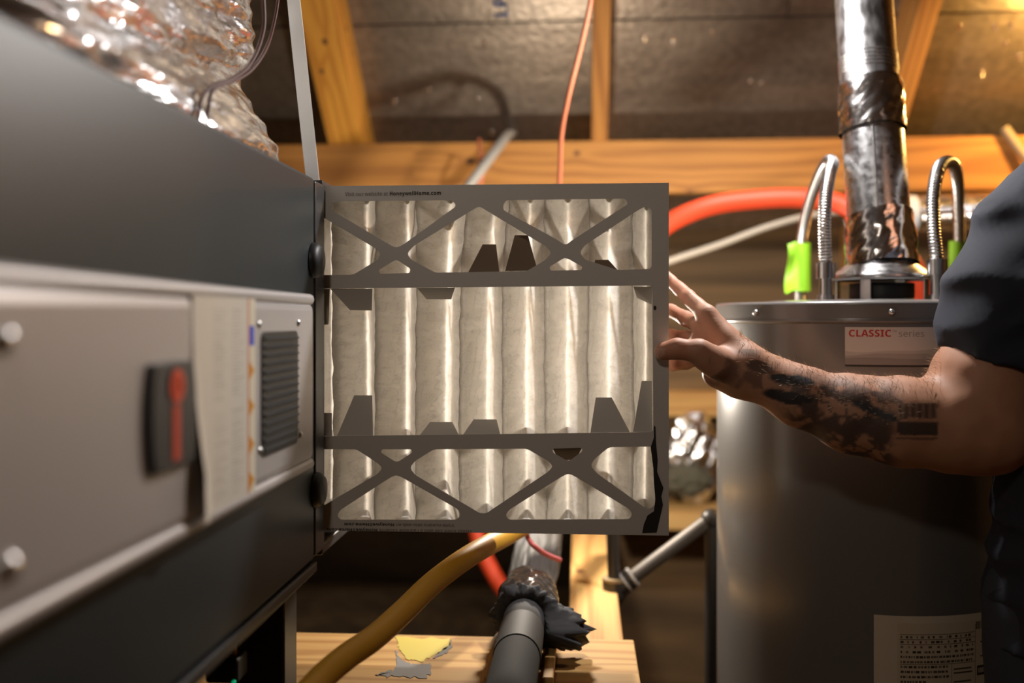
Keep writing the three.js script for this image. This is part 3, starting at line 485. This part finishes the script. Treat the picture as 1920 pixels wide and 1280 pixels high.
// orange cord with an unseen bulb hung behind the filter, pale conduit and little red wire over the purlin
{
  const bl = P(...LAMPS.hung.at), l = thing('unseen_bulb_on_cord', 'orange cord with an unseen bulb that lights the filter from behind', 'lamp');
  const top = [[1128, -130, 1.93], [1112, -30, 1.93], [1104, 20, 1.93], [1086, 100, 1.95], [1066, 180, 1.97], [1053, 250, 2.0], [1050, 320, 2.03], [1044, 450, 2.06]].map((p) => P(...p));
  mesh('cord', tube([V(0.047, raftY(-1.75) + 0.02, -1.75), ...top, bl.clone().add(V(0, 0.09, 0))], 0.0048, 90, 10), M.cord, l).userData.label = 'orange cord';
  mesh('socket', cyl(bl.clone().add(V(0, 0.035, 0)), bl.clone().add(V(0, 0.095, 0)), 0.019, 0.015), M.black, l);
  mesh('bulb', lathe([[0, -0.034], [0.018, -0.029], [0.030, -0.012], [0.032, 0.004], [0.024, 0.022], [0.014, 0.038], [0, 0.040]], 32).translate(bl.x, bl.y, bl.z), mat([0.9, 0.85, 0.8], 0.4, 0, { emissive: new THREE.Color(...LAMPS.hung.color), emissiveIntensity: 6 }), l);
  tag(mesh('conduit', tube([P(957, 251, 2.76), P(946, 260, 2.52), P(905, 314, 2.42), P(868, 364, 2.40), P(800, 470, 2.38), P(765, 640, 2.38), P(760, 900, 2.38)], 0.0125, 60, 14), mat([0.32, 0.30, 0.26], 0.6)), 'pale conduit slanting in front of the purlin', 'conduit');
  tag(mesh('red_wire', tube([P(898, 262, 2.50), P(901, 290, 2.46), P(906, 322, 2.455), P(896, 352, 2.45), P(850, 450, 2.43), P(820, 700, 2.43)], 0.005, 40, 8), M.cord), 'thin red wire behind the pale conduit', 'wire');
}

// ------------------------------------------------------------------ lower framing, insulated pipe, hoses
{
  const py = EYE - 0.53, pk = thing('plank_trestle', 'pale plank on posts stained with yellow and grey paint', 'plank');
  const pl = mesh('plank', boardGeo(1.0, 0.038, 0.25, 0.33), wood('pale'), pk); pl.position.set(-0.413, py - 0.019, -1.538);
  for (const x of [-0.86, 0.02]) mesh('post', boardGeo(py - 0.038, 0.09, 0.045, 0.1 + x).rotateZ(Math.PI / 2).translate(x, (py - 0.038) / 2, -1.53), wood('pale'), pk);
  const blot = (pts, c, name, rag) => { const s = new THREE.Shape(); seed = 9; const w = []; pts.forEach((p, i) => { const n = pts[(i + 1) % pts.length]; for (let k = 0; k < 6; k++) w.push([mix(p[0], n[0], k / 6) + rr(-rag, rag), mix(p[1], n[1], k / 6) + rr(-rag, rag)]); });
    w.forEach(([u, v], i) => { const q = PY(u, Math.max(v, 1190), py); s[i ? 'lineTo' : 'moveTo'](q.x, -clamp(q.z, -1.662, -1.415)); }); mesh(name, extrude(s, 0.0006).rotateX(-Math.PI / 2).translate(0, py + 0.0002, 0), c, pk); };
  blot([[742, 1196], [845, 1197], [843, 1212], [818, 1226], [792, 1240], [765, 1236], [748, 1218]], mat([0.62, 0.50, 0.10], 0.6), 'yellow_paint', 2.5);
  blot([[845, 1200], [848, 1214], [835, 1226], [812, 1234], [824, 1222], [842, 1210]], mat([0.22, 0.21, 0.20], 0.8), 'grey_paint', 2);
  blot([[742, 1222], [752, 1236], [775, 1246], [808, 1242], [806, 1262], [798, 1270], [738, 1269], [705, 1268], [712, 1262], [738, 1258], [745, 1240]], mat([0.24, 0.23, 0.22], 0.8), 'grey_paint', 3);
  tag(board('flat_joist', V(0.024, py - 0.025, -1.675), V(0.024, py - 0.025, -2.985), 0.04, 0.093, 'pale', 0.62), 'pale flat joist running away behind the plank', 'joist');
  { const p = thing('joist_post', 'short timber post under the flat joist', 'post'); mesh('stud', boardGeo(py - 0.046, 0.09, 0.045, 0.5).rotateZ(Math.PI / 2).translate(0.024, (py - 0.046) / 2, -2.9), wood('amber'), p); mesh('stud', boardGeo(py - 0.046, 0.09, 0.045, 0.8).rotateZ(Math.PI / 2).translate(0.024, (py - 0.046) / 2, -1.75), wood('amber'), p); }
  // insulated line along z
  const px = -0.0896, ay = EYE - 0.47, ip = thing('insulated_pipe', 'black foam insulated pipe with a taped grey wrapped section', 'pipe'), Z = (z) => V(px, ay, z);
  mesh('foam_sleeve', cyl(Z(-1.15), Z(-1.58), 0.0325, 0.0325, 40), M.foam, ip);
  mesh('tape_band', cyl(Z(-1.385), Z(-1.50), 0.0338, 0.0338, 40), mat([0.075, 0.073, 0.072], 0.7), ip).userData.label = 'grey tape band';
  const rag = (z0, z1, r0, r1, amp, fr, m, name, label, sharp) => {
    seed = 51; const cr = crumple(12, fr), g = new THREE.CylinderGeometry(1, 1, 1, 160, 60, true), p = g.attributes.position;
    for (let i = 0; i < p.count; i++) { const t = p.getY(i) + 0.5, a = Math.atan2(p.getX(i), p.getZ(i)), z = mix(z0, z1, t), x = Math.sin(a), y = Math.cos(a), n = sharp ? cr(x * 0.05, y * 0.05, z) : fbm(x * 2, y * 2, z * fr, 3); const r = mix(r0, r1, Math.sin(t * Math.PI)) + amp * n; p.setXYZ(i, px + x * r, ay + y * r, z); }
    g.computeVertexNormals(); mesh(name, g, m, ip).userData.label = label;
  };
  rag(-1.60, -1.74, 0.040, 0.050, 0.010, 16, M.plastic, 'plastic_wrap', 'shiny crumpled black plastic wrap', true);
  rag(-1.70, -2.75, 0.040, 0.047, 0.012, 5, M.greyWrap, 'grey_wrap', 'soft grey duct wrap', false);
  { // torn foam collar, ragged towards one side
    const g = new THREE.TorusGeometry(0.040, 0.012, 18, 120), p = g.attributes.position; seed = 2;
    for (let i = 0; i < p.count; i++) { const x = p.getX(i), y = p.getY(i), a = Math.atan2(y, x), side = Math.exp(-Math.pow((a + 0.25) / 0.5, 2)), n = fbm(Math.cos(a) * 5, Math.sin(a) * 5, p.getZ(i) * 60, 4), r = Math.hypot(x, y), k = 1 + (r > 0.04 ? side * (0.75 + 1.5 * fbm(a * 6, p.getZ(i) * 90, 3, 4)) : side * 0.1) + 0.3 * n; p.setXYZ(i, x * k, y * k, p.getZ(i) * (1 + side * 2.2) + 0.004 * n + side * 0.02); }
    g.computeVertexNormals(); mesh('torn_collar', g.translate(px, ay, -1.575), M.foam, ip).userData.label = 'ragged torn black foam collar';
  }
  const cl = thing('pipe_cradle', 'pale wooden cleats under the insulated pipe', 'cradle');
  for (const s of [-1, 1]) mesh('cleat', boardGeo(0.22, 0.020, 0.016, 0.4 + s * 0.2).rotateY(Math.PI / 2).translate(px + s * 0.042, py + 0.0105, -1.53), wood('pale'), cl);
  tag(mesh('cable_tie', tube([P(922, 1212, 1.53), P(928, 1196, 1.53), P(942, 1182, 1.53), P(958, 1174, 1.54)], 0.0028, 20, 6), M.white), 'white cable tie end beside the insulated pipe', 'cable tie');
  tag(mesh('yellow_hose', tube([[1100, 930, 2.2], [1020, 965, 1.85], [945, 1006, 1.62], [880, 1042, 1.5], [812, 1092, 1.42], [752, 1150, 1.35], [700, 1196, 1.29], [648, 1232, 1.24], [598, 1276, 1.19], [540, 1350, 1.12], [500, 1450, 1.08]].map((p) => P(...p)), 0.0165, 120, 20), M.hose), 'thick yellow gas hose sweeping below the filter', 'hose');
  tag(mesh('red_tube', tube([[885, 960, 2.75], [903, 1030, 2.7], [930, 1085, 2.65], [968, 1140, 2.6], [1010, 1215, 2.6]].map((p) => P(...p)), 0.022, 40, 14), M.orangePex), 'red tube on the floor beyond the insulated pipe', 'tube');
  tag(mesh('pink_wire', tube([[985, 985, 1.80], [988, 1003, 1.76], [1000, 1022, 1.7], [1022, 1038, 1.72], [1050, 1050, 1.75]].map((p) => P(...p)), 0.0045, 30, 8), mat([0.70, 0.16, 0.16], 0.5)), 'pink wire above the grey wrapped pipe', 'wire');
  // iron gas line with elbow
  const gp = thing('gas_pipe', 'dark iron gas pipe with an elbow beside the heater', 'pipe'), e0 = P(1152, 1108, 1.98), e1 = P(1333, 972, 1.98), up = P(1145, 905, 1.98), grey = mat([0.13, 0.115, 0.10], 0.5, 0.4);
  mesh('riser', cyl(up, e0, 0.0125), M.blackIron, gp); mesh('sloping_run', cyl(e0, e1, 0.0140), grey, gp); mesh('drop', cyl(e1, V(e1.x, 0, e1.z), 0.0125), M.blackIron, gp);
  const cup = mesh('elbow', mergeGeometries([new THREE.SphereGeometry(0.0235, 24, 16).scale(1, 1.1, 1).translate(e0.x, e0.y - 0.004, e0.z), cyl(e0.clone().add(V(0, -0.002, 0)), e0.clone().add(V(-0.001, 0.024, 0)), 0.0235), cyl(e0, e0.clone().lerp(e1, 0.17), 0.021)]), M.blackIron, gp);
  mesh('elbow_rim', cyl(e0.clone().add(V(-0.001, 0.021, 0)), e0.clone().add(V(-0.001, 0.027, 0)), 0.0245), mat([0.30, 0.22, 0.12], 0.5), cup);
  mesh('elbow', new THREE.SphereGeometry(0.020, 20, 14).translate(e1.x, e1.y, e1.z), M.blackIron, gp);
  const ez = e0.clone().lerp(e1, 0.19), tz = new THREE.TorusGeometry(0.0185, 0.0035, 10, 30); tz.applyQuaternion(new THREE.Quaternion().setFromUnitVectors(V(0, 0, 1), e1.clone().sub(e0).normalize()));
  tag(mesh('cable_tie', mergeGeometries([tz.clone().translate(ez.x, ez.y, ez.z), tz.clone().translate(...e0.clone().lerp(e1, 0.12).toArray())]), mat([0.45, 0.43, 0.40], 0.4)), 'grey tie wound round the sloping gas pipe', 'cable tie');
}
// ------------------------------------------------------------------ storage ledge and insulation beyond the heater
{
  tag(board('ledger_board', V(0.1, EYE - 0.245, -2.97), V(1.6, EYE - 0.245, -2.97), 0.075, 0.045, 'pale', 0.15), 'horizontal ledger board under the knee wall', 'board');
  tag(board('shelf_board', V(0.1, EYE - 0.56, -2.92), V(1.4, EYE - 0.56, -2.92), 0.05, 0.24, 'pale', 0.75), 'shelf board below the crumpled foil insulation', 'board');
  tag(board('shelf_stud', V(0.62, 0, -2.86), V(0.62, EYE - 0.59, -2.86), 0.06, 0.04, 'amber', 0.05), 'stud under the shelf board', 'stud');
  tag(board('shelf_stud', V(1.2, 0, -2.80), V(1.2, EYE - 0.59, -2.80), 0.06, 0.04, 'amber', 0.45), 'stud under the shelf board behind the heater', 'stud');
  seed = 63;
  const lump = (name, label, cat, c, rx, ry, rz, m, fr, amp) => { const g = new THREE.IcosahedronGeometry(1, 28), p = g.attributes.position, cr = crumple(14, fr); for (let i = 0; i < p.count; i++) { const d = V(p.getX(i), p.getY(i), p.getZ(i)), k = 1 + amp * cr(d.x, d.y, d.z); p.setXYZ(i, c.x + d.x * rx * k, Math.max(c.y + d.y * ry * k, EYE - 0.534), c.z + d.z * rz * k); }
    const gg = mergeVertices(g.deleteAttribute('normal').deleteAttribute('uv'), 1e-5); gg.computeVertexNormals(); return tag(mesh(name, gg, m), label, cat); };
  lump('foil_scrap', 'crumpled foil scrap on the shelf beside the heater', 'foil', P(1302, 858, 2.90), 0.075, 0.13, 0.05, M.foil, 1.6, 0.30);
  lump('insulation_tuft', 'dark loose insulation tuft on the shelf', 'insulation', P(1285, 900, 2.86), 0.07, 0.045, 0.05, mat([0.09, 0.08, 0.05], 0.9), 1.8, 0.3);
  lump('foil_scrap', 'small foil scrap behind the filter edge', 'foil', P(1215, 870, 2.92), 0.05, 0.09, 0.04, M.foil, 1.9, 0.32);
}

// ------------------------------------------------------------------ person
{
  const person = thing('person', 'person in a navy t-shirt with a tattooed forearm holding the filter edge', 'person');
  const J = (u, v, d, r) => [P(u, v, d), r];
  // right arm, with wrist, palm and five fingers
  const arm = chain([J(1402, 692, 1.430, 0.0315), J(1445, 715, 1.425, 0.0335), J(1500, 742, 1.415, 0.0400), J(1600, 776, 1.40, 0.0520), J(1690, 790, 1.385, 0.0590), J(1790, 797, 1.375, 0.0620), J(1848, 797, 1.375, 0.0620)], 0.02);
  const upper = chain([J(1850, 800, 1.375, 0.064), J(1843, 716, 1.385, 0.064), J(1892, 600, 1.40, 0.058), J(1960, 440, 1.42, 0.055), J(2005, 395, 1.42, 0.058)], 0.03);
  const palm = [bone(...[J(1398, 684, 1.432), J(1324, 590, 1.468)].map((a) => a[0]), 0.030, 0.0135), bone(P(1396, 690, 1.44), P(1316, 612, 1.486), 0.029, 0.0135), bone(P(1394, 698, 1.445), P(1312, 640, 1.492), 0.028, 0.0130), bone(P(1390, 708, 1.44), P(1314, 668, 1.488), 0.026, 0.0125),
    bone(P(1392, 700, 1.428), P(1322, 668, 1.412), 0.029, 0.0185), bone(P(1398, 712, 1.435), P(1340, 702, 1.450), 0.022, 0.018)];
  const fingers = [
    chain([J(1326, 590, 1.468, 0.0132), J(1290, 557, 1.505, 0.0114), J(1258, 527, 1.550, 0.0100), J(1240, 510, 1.566, 0.0088)], 0.004),
    chain([J(1318, 612, 1.486, 0.0132), J(1286, 597, 1.53, 0.0116), J(1258, 582, 1.563, 0.0100), J(1236, 578, 1.565, 0.0088)], 0.004),
    chain([J(1314, 640, 1.492, 0.0128), J(1285, 633, 1.535, 0.0110), J(1258, 628, 1.563, 0.0098), J(1236, 628, 1.563, 0.0085)], 0.004),
    chain([J(1316, 668, 1.488, 0.0120), J(1287, 680, 1.53, 0.0100), J(1262, 685, 1.558, 0.0088), J(1243, 685, 1.559, 0.0078)], 0.004),
    chain([J(1345, 684, 1.412, 0.0205), J(1310, 658, 1.406, 0.0165), J(1270, 654, 1.4085, 0.0142), J(1243, 659, 1.4135, 0.0128)], 0.006)];
  const hand = (x, y, z) => { let s = palm[0](x, y, z); for (let i = 1; i < palm.length; i++) s = smin(s, palm[i](x, y, z), 0.016); let g = 9; for (let i = 0; i < 5; i++) g = Math.min(g, fingers[i](x, y, z)); return smin(s, g, 0.009); };
  const field = (x, y, z) => { const a = arm(x, y, z), u = upper(x, y, z); let s = smin(a, u, 0.02); const h = Math.abs(s) < 0.3 || x < 0.45 ? hand(x, y, z) : 9; s = smin(s, h, 0.014); return s + 0.0012 * noise(x * 40, y * 40, z * 40); };
  const skin = [0.46, 0.235, 0.145], ink = [0.035, 0.03, 0.032];
  const armGeo = surfaceNet(field, [0.06, 0.98, -1.62], [0.80, 1.46, -1.27], 0.0030);
  // ink on the forearm and the back of the wrist
  const ex = 1.40, toPix = (x, y, z) => { const X = x * cs - z * -sn * -1; const a = x * cs - z * sn, d = -x * sn - z * cs; return [960 + a / d * F, 600 - (y - EYE) / d * F]; };
  const pts = armGeo.attributes.position, col = new Float32Array(pts.count * 3), nrm = armGeo.attributes.normal;
  const blob = (u, v, cu, cv, ru, rv, rot = 0) => { const c = Math.cos(rot), s = Math.sin(rot), du = u - cu, dv = v - cv, p = (du * c + dv * s) / ru, q = (-du * s + dv * c) / rv; return 1 - smooth(0.8, 1.05, Math.sqrt(p * p + q * q)); };
  const rect = (u, v, u0, u1, v0, v1) => (u > u0 && u < u1 && v > v0 && v < v1 ? 1 : 0);
  for (let i = 0; i < pts.count; i++) {
    const x = pts.getX(i), y = pts.getY(i), z = pts.getZ(i), [u, v] = toPix(x, y, z), n = fbm(x * 30, y * 30, z * 30, 3), n2 = fbm(x * 70, y * 70, z * 70, 3), w = n * 10;
    let k = 0;
    if (u > 1380 && u < 1775) {
      k = Math.max(blob(u, v + w, 1485, 712, 48, 12, 0.12), blob(u, v + w, 1480, 745, 55, 13, 0.18), blob(u, v + w, 1425, 688, 30, 14, 0.3) * 0.75, blob(u + w, v, 1560, 735, 30, 9, 0.5) * 0.8, blob(u, v + w, 1640, 770, 55, 9, 0.42), blob(u + w, v, 1660, 745, 40, 8, 0.3) * 0.7);
      const sh = smooth(-0.10, 0.06, n) * 0.85 * smooth(1440, 1500, u) * (1 - smooth(1660, 1700, u)) * smooth(690, 745, v + 0.1 * (1600 - u)); k = Math.max(k, sh);
      k = Math.max(k, (Math.abs(noise(x * 55, y * 55, z * 55)) < 0.07 ? 0.8 : 0) * smooth(1470, 1520, u) * (1 - smooth(1650, 1690, u)) * smooth(700, 740, v));
      k = Math.max(k, 0.9 * rect(u, v, 1686, 1758, 756, 784) * (0.75 + 0.25 * Math.sin(u * 0.5)), 0.9 * rect(u, v, 1684, 1760, 792, 816), 0.7 * rect(u, v, 1682, 1762, 820, 823));
      k *= z > -1.46 ? 1 : 0.6;
    }
    if (u > 1330 && u < 1430 && v > 655 && v < 730) k = Math.max(k, 0.55 * smooth(0.0, 0.2, n + 0.05));
    const red = (u < 1290 ? 0.12 : 0), tone = 1 + 0.18 * n;
    const nail = blob(u, v, 1238, 660, 9, 11) * (nrm.getZ(i) > 0.35 ? 1 : 0);
    for (let c = 0; c < 3; c++) col[i * 3 + c] = mix(mix((skin[c] + (c === 0 ? red * 0.4 : 0)) * tone, ink[c], clamp(k)), [0.62, 0.36, 0.27][c], nail * 0.8);
  }
  armGeo.setAttribute('color', new THREE.BufferAttribute(col, 3));
  // rest of the body (mostly beyond the frame)
  const T = P(2130, 600, 1.33), tx = T.x, tz = T.z, fw = V(-0.75, 0, 0.66).normalize(), rt = V(-fw.z, 0, fw.x).negate();
  const B = (f, r, y) => V(tx + fw.x * f + rt.x * r, y, tz + fw.z * f + rt.z * r);
  const headC = B(0.04, 0, 1.68), body = [bone(B(0, 0, 1.47), B(0.03, 0, 1.62), 0.06, 0.055), bone(headC.clone().add(V(0, 0.03, 0)), B(0.07, 0, 1.60), 0.098, 0.062), bone(B(0.135, 0, 1.675), B(0.15, 0, 1.645), 0.010, 0.016)];
  for (const s of [-1, 1]) body.push(bone(B(0.03, 0.092 * s, 1.69), B(0.03, 0.096 * s, 1.655), 0.016, 0.013));
  const lsh = B(0, 0.19, 1.42).z < T.z ? 1 : -1, far = B(0, -0.2 * lsh, 1.42), elb = B(0.05, -0.26 * lsh, 1.12), wri = B(0.16, -0.22 * lsh, 0.87);
  body.push(bone(far, elb, 0.058, 0.046), bone(elb, wri, 0.048, 0.032), bone(wri, B(0.20, -0.21 * lsh, 0.79), 0.034, 0.028));
  for (let i = 0; i < 4; i++) body.push(bone(B(0.19 + 0.02 * i - 0.03, -0.205 * lsh, 0.79), B(0.20 + 0.018 * i - 0.03, -0.20 * lsh, 0.72 + 0.006 * Math.abs(i - 2)), 0.010, 0.008));
  body.push(bone(B(0.19, -0.2 * lsh, 0.83), B(0.225, -0.18 * lsh, 0.775), 0.014, 0.009));
  const bodyGeo = surfaceNet((x, y, z) => { let s = 9; for (const b of body) s = smin(s, b(x, y, z), 0.012); return s; }, [tx - 0.5, 0.66, tz - 0.5], [tx + 0.5, 1.84, tz + 0.5], 0.009);
  { const n = bodyGeo.attributes.position.count, c = new Float32Array(n * 3); for (let i = 0; i < n; i++) c.set(skin, i * 3); bodyGeo.setAttribute('color', new THREE.BufferAttribute(c, 3)); }
  const skinMat = mat([1, 1, 1], 0.55, 0, { vertexColors: true, specularIntensity: 0.7 });
  mesh('body', mergeGeometries([armGeo, bodyGeo]), skinMat, person).userData.label = 'bare skin with dark forearm tattoos';
  mesh('hair', surfaceNet((x, y, z) => { const d = Math.hypot(x - headC.x, (y - headC.y - 0.035), z - headC.z) - 0.106, f = (x - headC.x) * fw.x + (z - headC.z) * fw.z; return Math.max(d, f - 0.055 - (y - headC.y - 0.03) * 0.6, 1.66 - y); }, [headC.x - 0.13, 1.62, headC.z - 0.13], [headC.x + 0.13, 1.86, headC.z + 0.13], 0.008), mat([0.03, 0.02, 0.015], 0.7), person);
  const eyeM = mat([0.16, 0.10, 0.07], 0.35); for (const s of [-1, 1]) mesh('eye', new THREE.SphereGeometry(0.0125, 14, 10).translate(...B(0.124, 0.033 * s, 1.695).toArray()), eyeM, person);
  mesh('mouth', new THREE.SphereGeometry(1, 16, 10).scale(0.024, 0.007, 0.012).rotateY(Math.atan2(rt.x, rt.z) + Math.PI / 2).translate(...B(0.128, 0, 1.618).toArray()), mat([0.35, 0.12, 0.10], 0.5), person);
  // t-shirt: torso and two sleeves, with folds
  const sl = chain([[P(2010, 400, 1.42), 0.090], [P(1950, 460, 1.415), 0.086], [P(1900, 560, 1.40), 0.084], [P(1884, 640, 1.395), 0.080], [P(1874, 720, 1.39), 0.080]], 0.03), sl2 = bone(far.clone().add(V(0, 0.02, 0)), far.clone().lerp(elb, 0.7), 0.085, 0.076);
  const tors = [[1.46, 0.10, 0.075], [1.40, 0.165, 0.10], [1.30, 0.185, 0.118], [1.10, 0.178, 0.118], [0.95, 0.180, 0.122], [0.82, 0.192, 0.128]].map((a) => a);
  const torso = (x, y, z) => { let i = 0; while (i < tors.length - 2 && y < tors[i + 1][0]) i++; const t = clamp((tors[i][0] - y) / (tors[i][0] - tors[i + 1][0])), a = mix(tors[i][1], tors[i + 1][1], t), b = mix(tors[i][2], tors[i + 1][2], t), dx = x - tx, dz = z - tz, f = dx * fw.x + dz * fw.z, r = dx * rt.x + dz * rt.z; const e = (Math.hypot(r / a, f / b) - 1) * Math.min(a, b); return Math.max(e, y - 1.475, 0.80 - y); };
  const h0 = P(1778, 655, 1.34), h1 = P(1884, 690, 1.33), mid = P(1838, 672, 1.39), along = P(1832, 715, 1.385).sub(P(1856, 600, 1.4)).normalize(), hemN = along.clone().add(V(-0.10, 0, 0)).normalize(); hemN.set(-0.29, -0.957, 0).normalize();
  const shirtGeo = surfaceNet((x, y, z) => {
    const hem = (x - mid.x) * hemN.x + (y - mid.y) * hemN.y + (z - mid.z) * hemN.z;
    let s = Math.max(sl(x, y, z), hem); const hem2 = (x - far.x) * (elb.x - far.x) + (y - far.y) * (elb.y - far.y) + (z - far.z) * (elb.z - far.z) - 0.045; s = Math.min(s, Math.max(sl2(x, y, z), hem2));
    s = smin(s, torso(x, y, z), 0.035);
    const q = x * 7 + y * 11, fold = 0.006 * fbm(x * 7, y * 7, z * 7, 2) + 0.007 * Math.abs(noise(x * 7 + y * 9, y * 14 - x * 9, z * 7)) * 2 - 0.004 ; return s + fold * 1.25 - 0.003;
  }, [tx - 0.42, 0.77, tz - 0.42], [tx + 0.42, 1.56, tz + 0.42], 0.0065);
  mesh('t_shirt', shirtGeo, M.shirt, person).userData.label = 'creased navy t-shirt';
  const lg = P(1921, 464, 1.335); mesh('shirt_emblem', new THREE.CircleGeometry(0.016, 20).scale(0.8, 1.2, 1).rotateY(-0.85).translate(lg.x + 0.012, lg.y, lg.z + 0.02), M.red, person).userData.label = 'small red chest emblem';
  const jeans = mat([0.035, 0.042, 0.06], 0.85), legF = [-1, 1].map((s) => chain([[B(0, 0.085 * s, 0.84), 0.112], [B(0.01, 0.10 * s, 0.48), 0.078], [B(0, 0.11 * s, 0.10), 0.062]], 0.03));
  mesh('trousers', surfaceNet((x, y, z) => Math.max(smin(legF[0](x, y, z), legF[1](x, y, z), 0.03) + 0.008 * fbm(x * 12, y * 12, z * 12, 2), 0.07 - y), [tx - 0.35, 0.03, tz - 0.35], [tx + 0.35, 1.0, tz + 0.35], 0.012), jeans, person);
  for (const s of [-1, 1]) mesh('shoe', surfaceNet((() => { const c = chain([[B(-0.06, 0.11 * s, 0.045), 0.045], [B(0.06, 0.115 * s, 0.042), 0.046], [B(0.17, 0.12 * s, 0.035), 0.035]], 0.02), k = bone(B(-0.03, 0.11 * s, 0.05), B(-0.03, 0.11 * s, 0.12), 0.05, 0.055); return (x, y, z) => Math.max(smin(c(x, y, z), k(x, y, z), 0.02), -y + 0.001); })(), [tx - 0.4, -0.01, tz - 0.4], [tx + 0.4, 0.2, tz + 0.4], 0.010), M.black, person);
  // fine hair on the upper side of the forearm
  seed = 88; const strand = new THREE.ConeGeometry(0.00028, 0.011, 3, 1).translate(0, 0.0055, 0), spots = [];
  for (let i = 0; i < pts.count && spots.length < 5200; i++) { const x = pts.getX(i), y = pts.getY(i), z = pts.getZ(i), [u, v] = toPix(x, y, z); if (u > 1385 && u < 1765 && nrm.getY(i) > -0.15 && rnd() < 0.16) spots.push(i); }
  const hair = new THREE.InstancedMesh(strand, mat([0.30, 0.20, 0.12], 0.3), spots.length); hair.name = 'arm_hair'; hair.userData = { kind: 'stuff' }; hair.castShadow = true;
  const o = new THREE.Object3D(); spots.forEach((i, k) => { const n = V(nrm.getX(i), nrm.getY(i), nrm.getZ(i)).add(V(-0.9 + rr(-0.6, 0.5), rr(-0.5, 0.5), rr(-0.5, 0.5))).normalize(); o.position.set(pts.getX(i), pts.getY(i), pts.getZ(i)); o.quaternion.setFromUnitVectors(V(0, 1, 0), n); o.scale.setScalar(rr(0.5, 1.15)); o.updateMatrix(); hair.setMatrixAt(k, o.matrix); });
  person.add(hair);
}

// ------------------------------------------------------------------ lamps
function bulbLight(l, pos) { const p = new THREE.PointLight(new THREE.Color().setRGB(...l.color), l.power, 0, 2); p.position.copy(pos); p.castShadow = true; p.shadow.radius = l.radius; scene.add(p); }
{
  bulbLight(LAMPS.hung, P(...LAMPS.hung.at));
  const w = P(...LAMPS.work.at), t = thing('unseen_work_lamp', 'black work lamp out of view above the heater, lights the arm and panel', 'lamp');
  mesh('shade', lathe([[0.075, 0.006], [0.076, 0.010], [0.070, 0.040], [0.035, 0.085], [0.018, 0.095], [0.018, 0.15], [0, 0.15]], 40).translate(w.x, w.y, w.z), M.black, t);
  mesh('bulb', new THREE.SphereGeometry(0.03, 24, 16).translate(w.x, w.y + 0.01, w.z), mat([0.9, 0.9, 0.9], 0.4, 0, { emissive: new THREE.Color(...LAMPS.work.color), emissiveIntensity: 8 }), t);
  mesh('hook', cyl(w.clone().add(V(0, 0.15, 0)), V(w.x, roofY(w.z) + 0.0, w.z), 0.003), M.steel, t);
  bulbLight(LAMPS.work, w.clone().add(V(0, 0.005, 0)));
  const q = P(...LAMPS.warm.at), c = thing('unseen_warm_bulb', 'unseen warm bulb under the roof, lights the purlin beyond the heater', 'lamp');  // out of view to the right, warms the purlin and roof foil
  mesh('bulb', new THREE.SphereGeometry(0.032, 24, 16).translate(q.x, q.y, q.z), mat([0.9, 0.8, 0.6], 0.4, 0, { emissive: new THREE.Color(...LAMPS.warm.color), emissiveIntensity: 8 }), c);
  mesh('lampholder', cyl(q.clone().add(V(0, 0.028, 0)), q.clone().add(V(0, 0.075, 0)), 0.022, 0.028), M.white, c);
  mesh('stem', cyl(q.clone().add(V(0, 0.075, 0)), V(q.x, roofY(q.z) + 0.003, q.z), 0.006), M.white, c);
  bulbLight(LAMPS.warm, q);
  const n = V(...LAMPS.near.at), k = thing('unseen_front_bulb', 'unseen bulb above the camera, placed to light the filter frame from the front', 'lamp');  // out of view, placed for light on the filter frame and arm
  mesh('bulb', lathe([[0, -0.062], [0.034, -0.053], [0.058, -0.022], [0.060, 0.006], [0.044, 0.042], [0.024, 0.068], [0, 0.070]], 32).translate(n.x, n.y, n.z), mat([0.9, 0.85, 0.8], 0.4, 0, { emissive: new THREE.Color(...LAMPS.near.color), emissiveIntensity: 5 }), k);
  mesh('socket', cyl(n.clone().add(V(0, 0.060, 0)), n.clone().add(V(0, 0.12, 0)), 0.026, 0.02), M.black, k);
  mesh('wire', cyl(n.clone().add(V(0, 0.12, 0)), V(n.x, roofY(n.z) + 0.002, n.z), 0.004), M.black, k);
  bulbLight(LAMPS.near, n);
}
renderer.render(scene, camera);
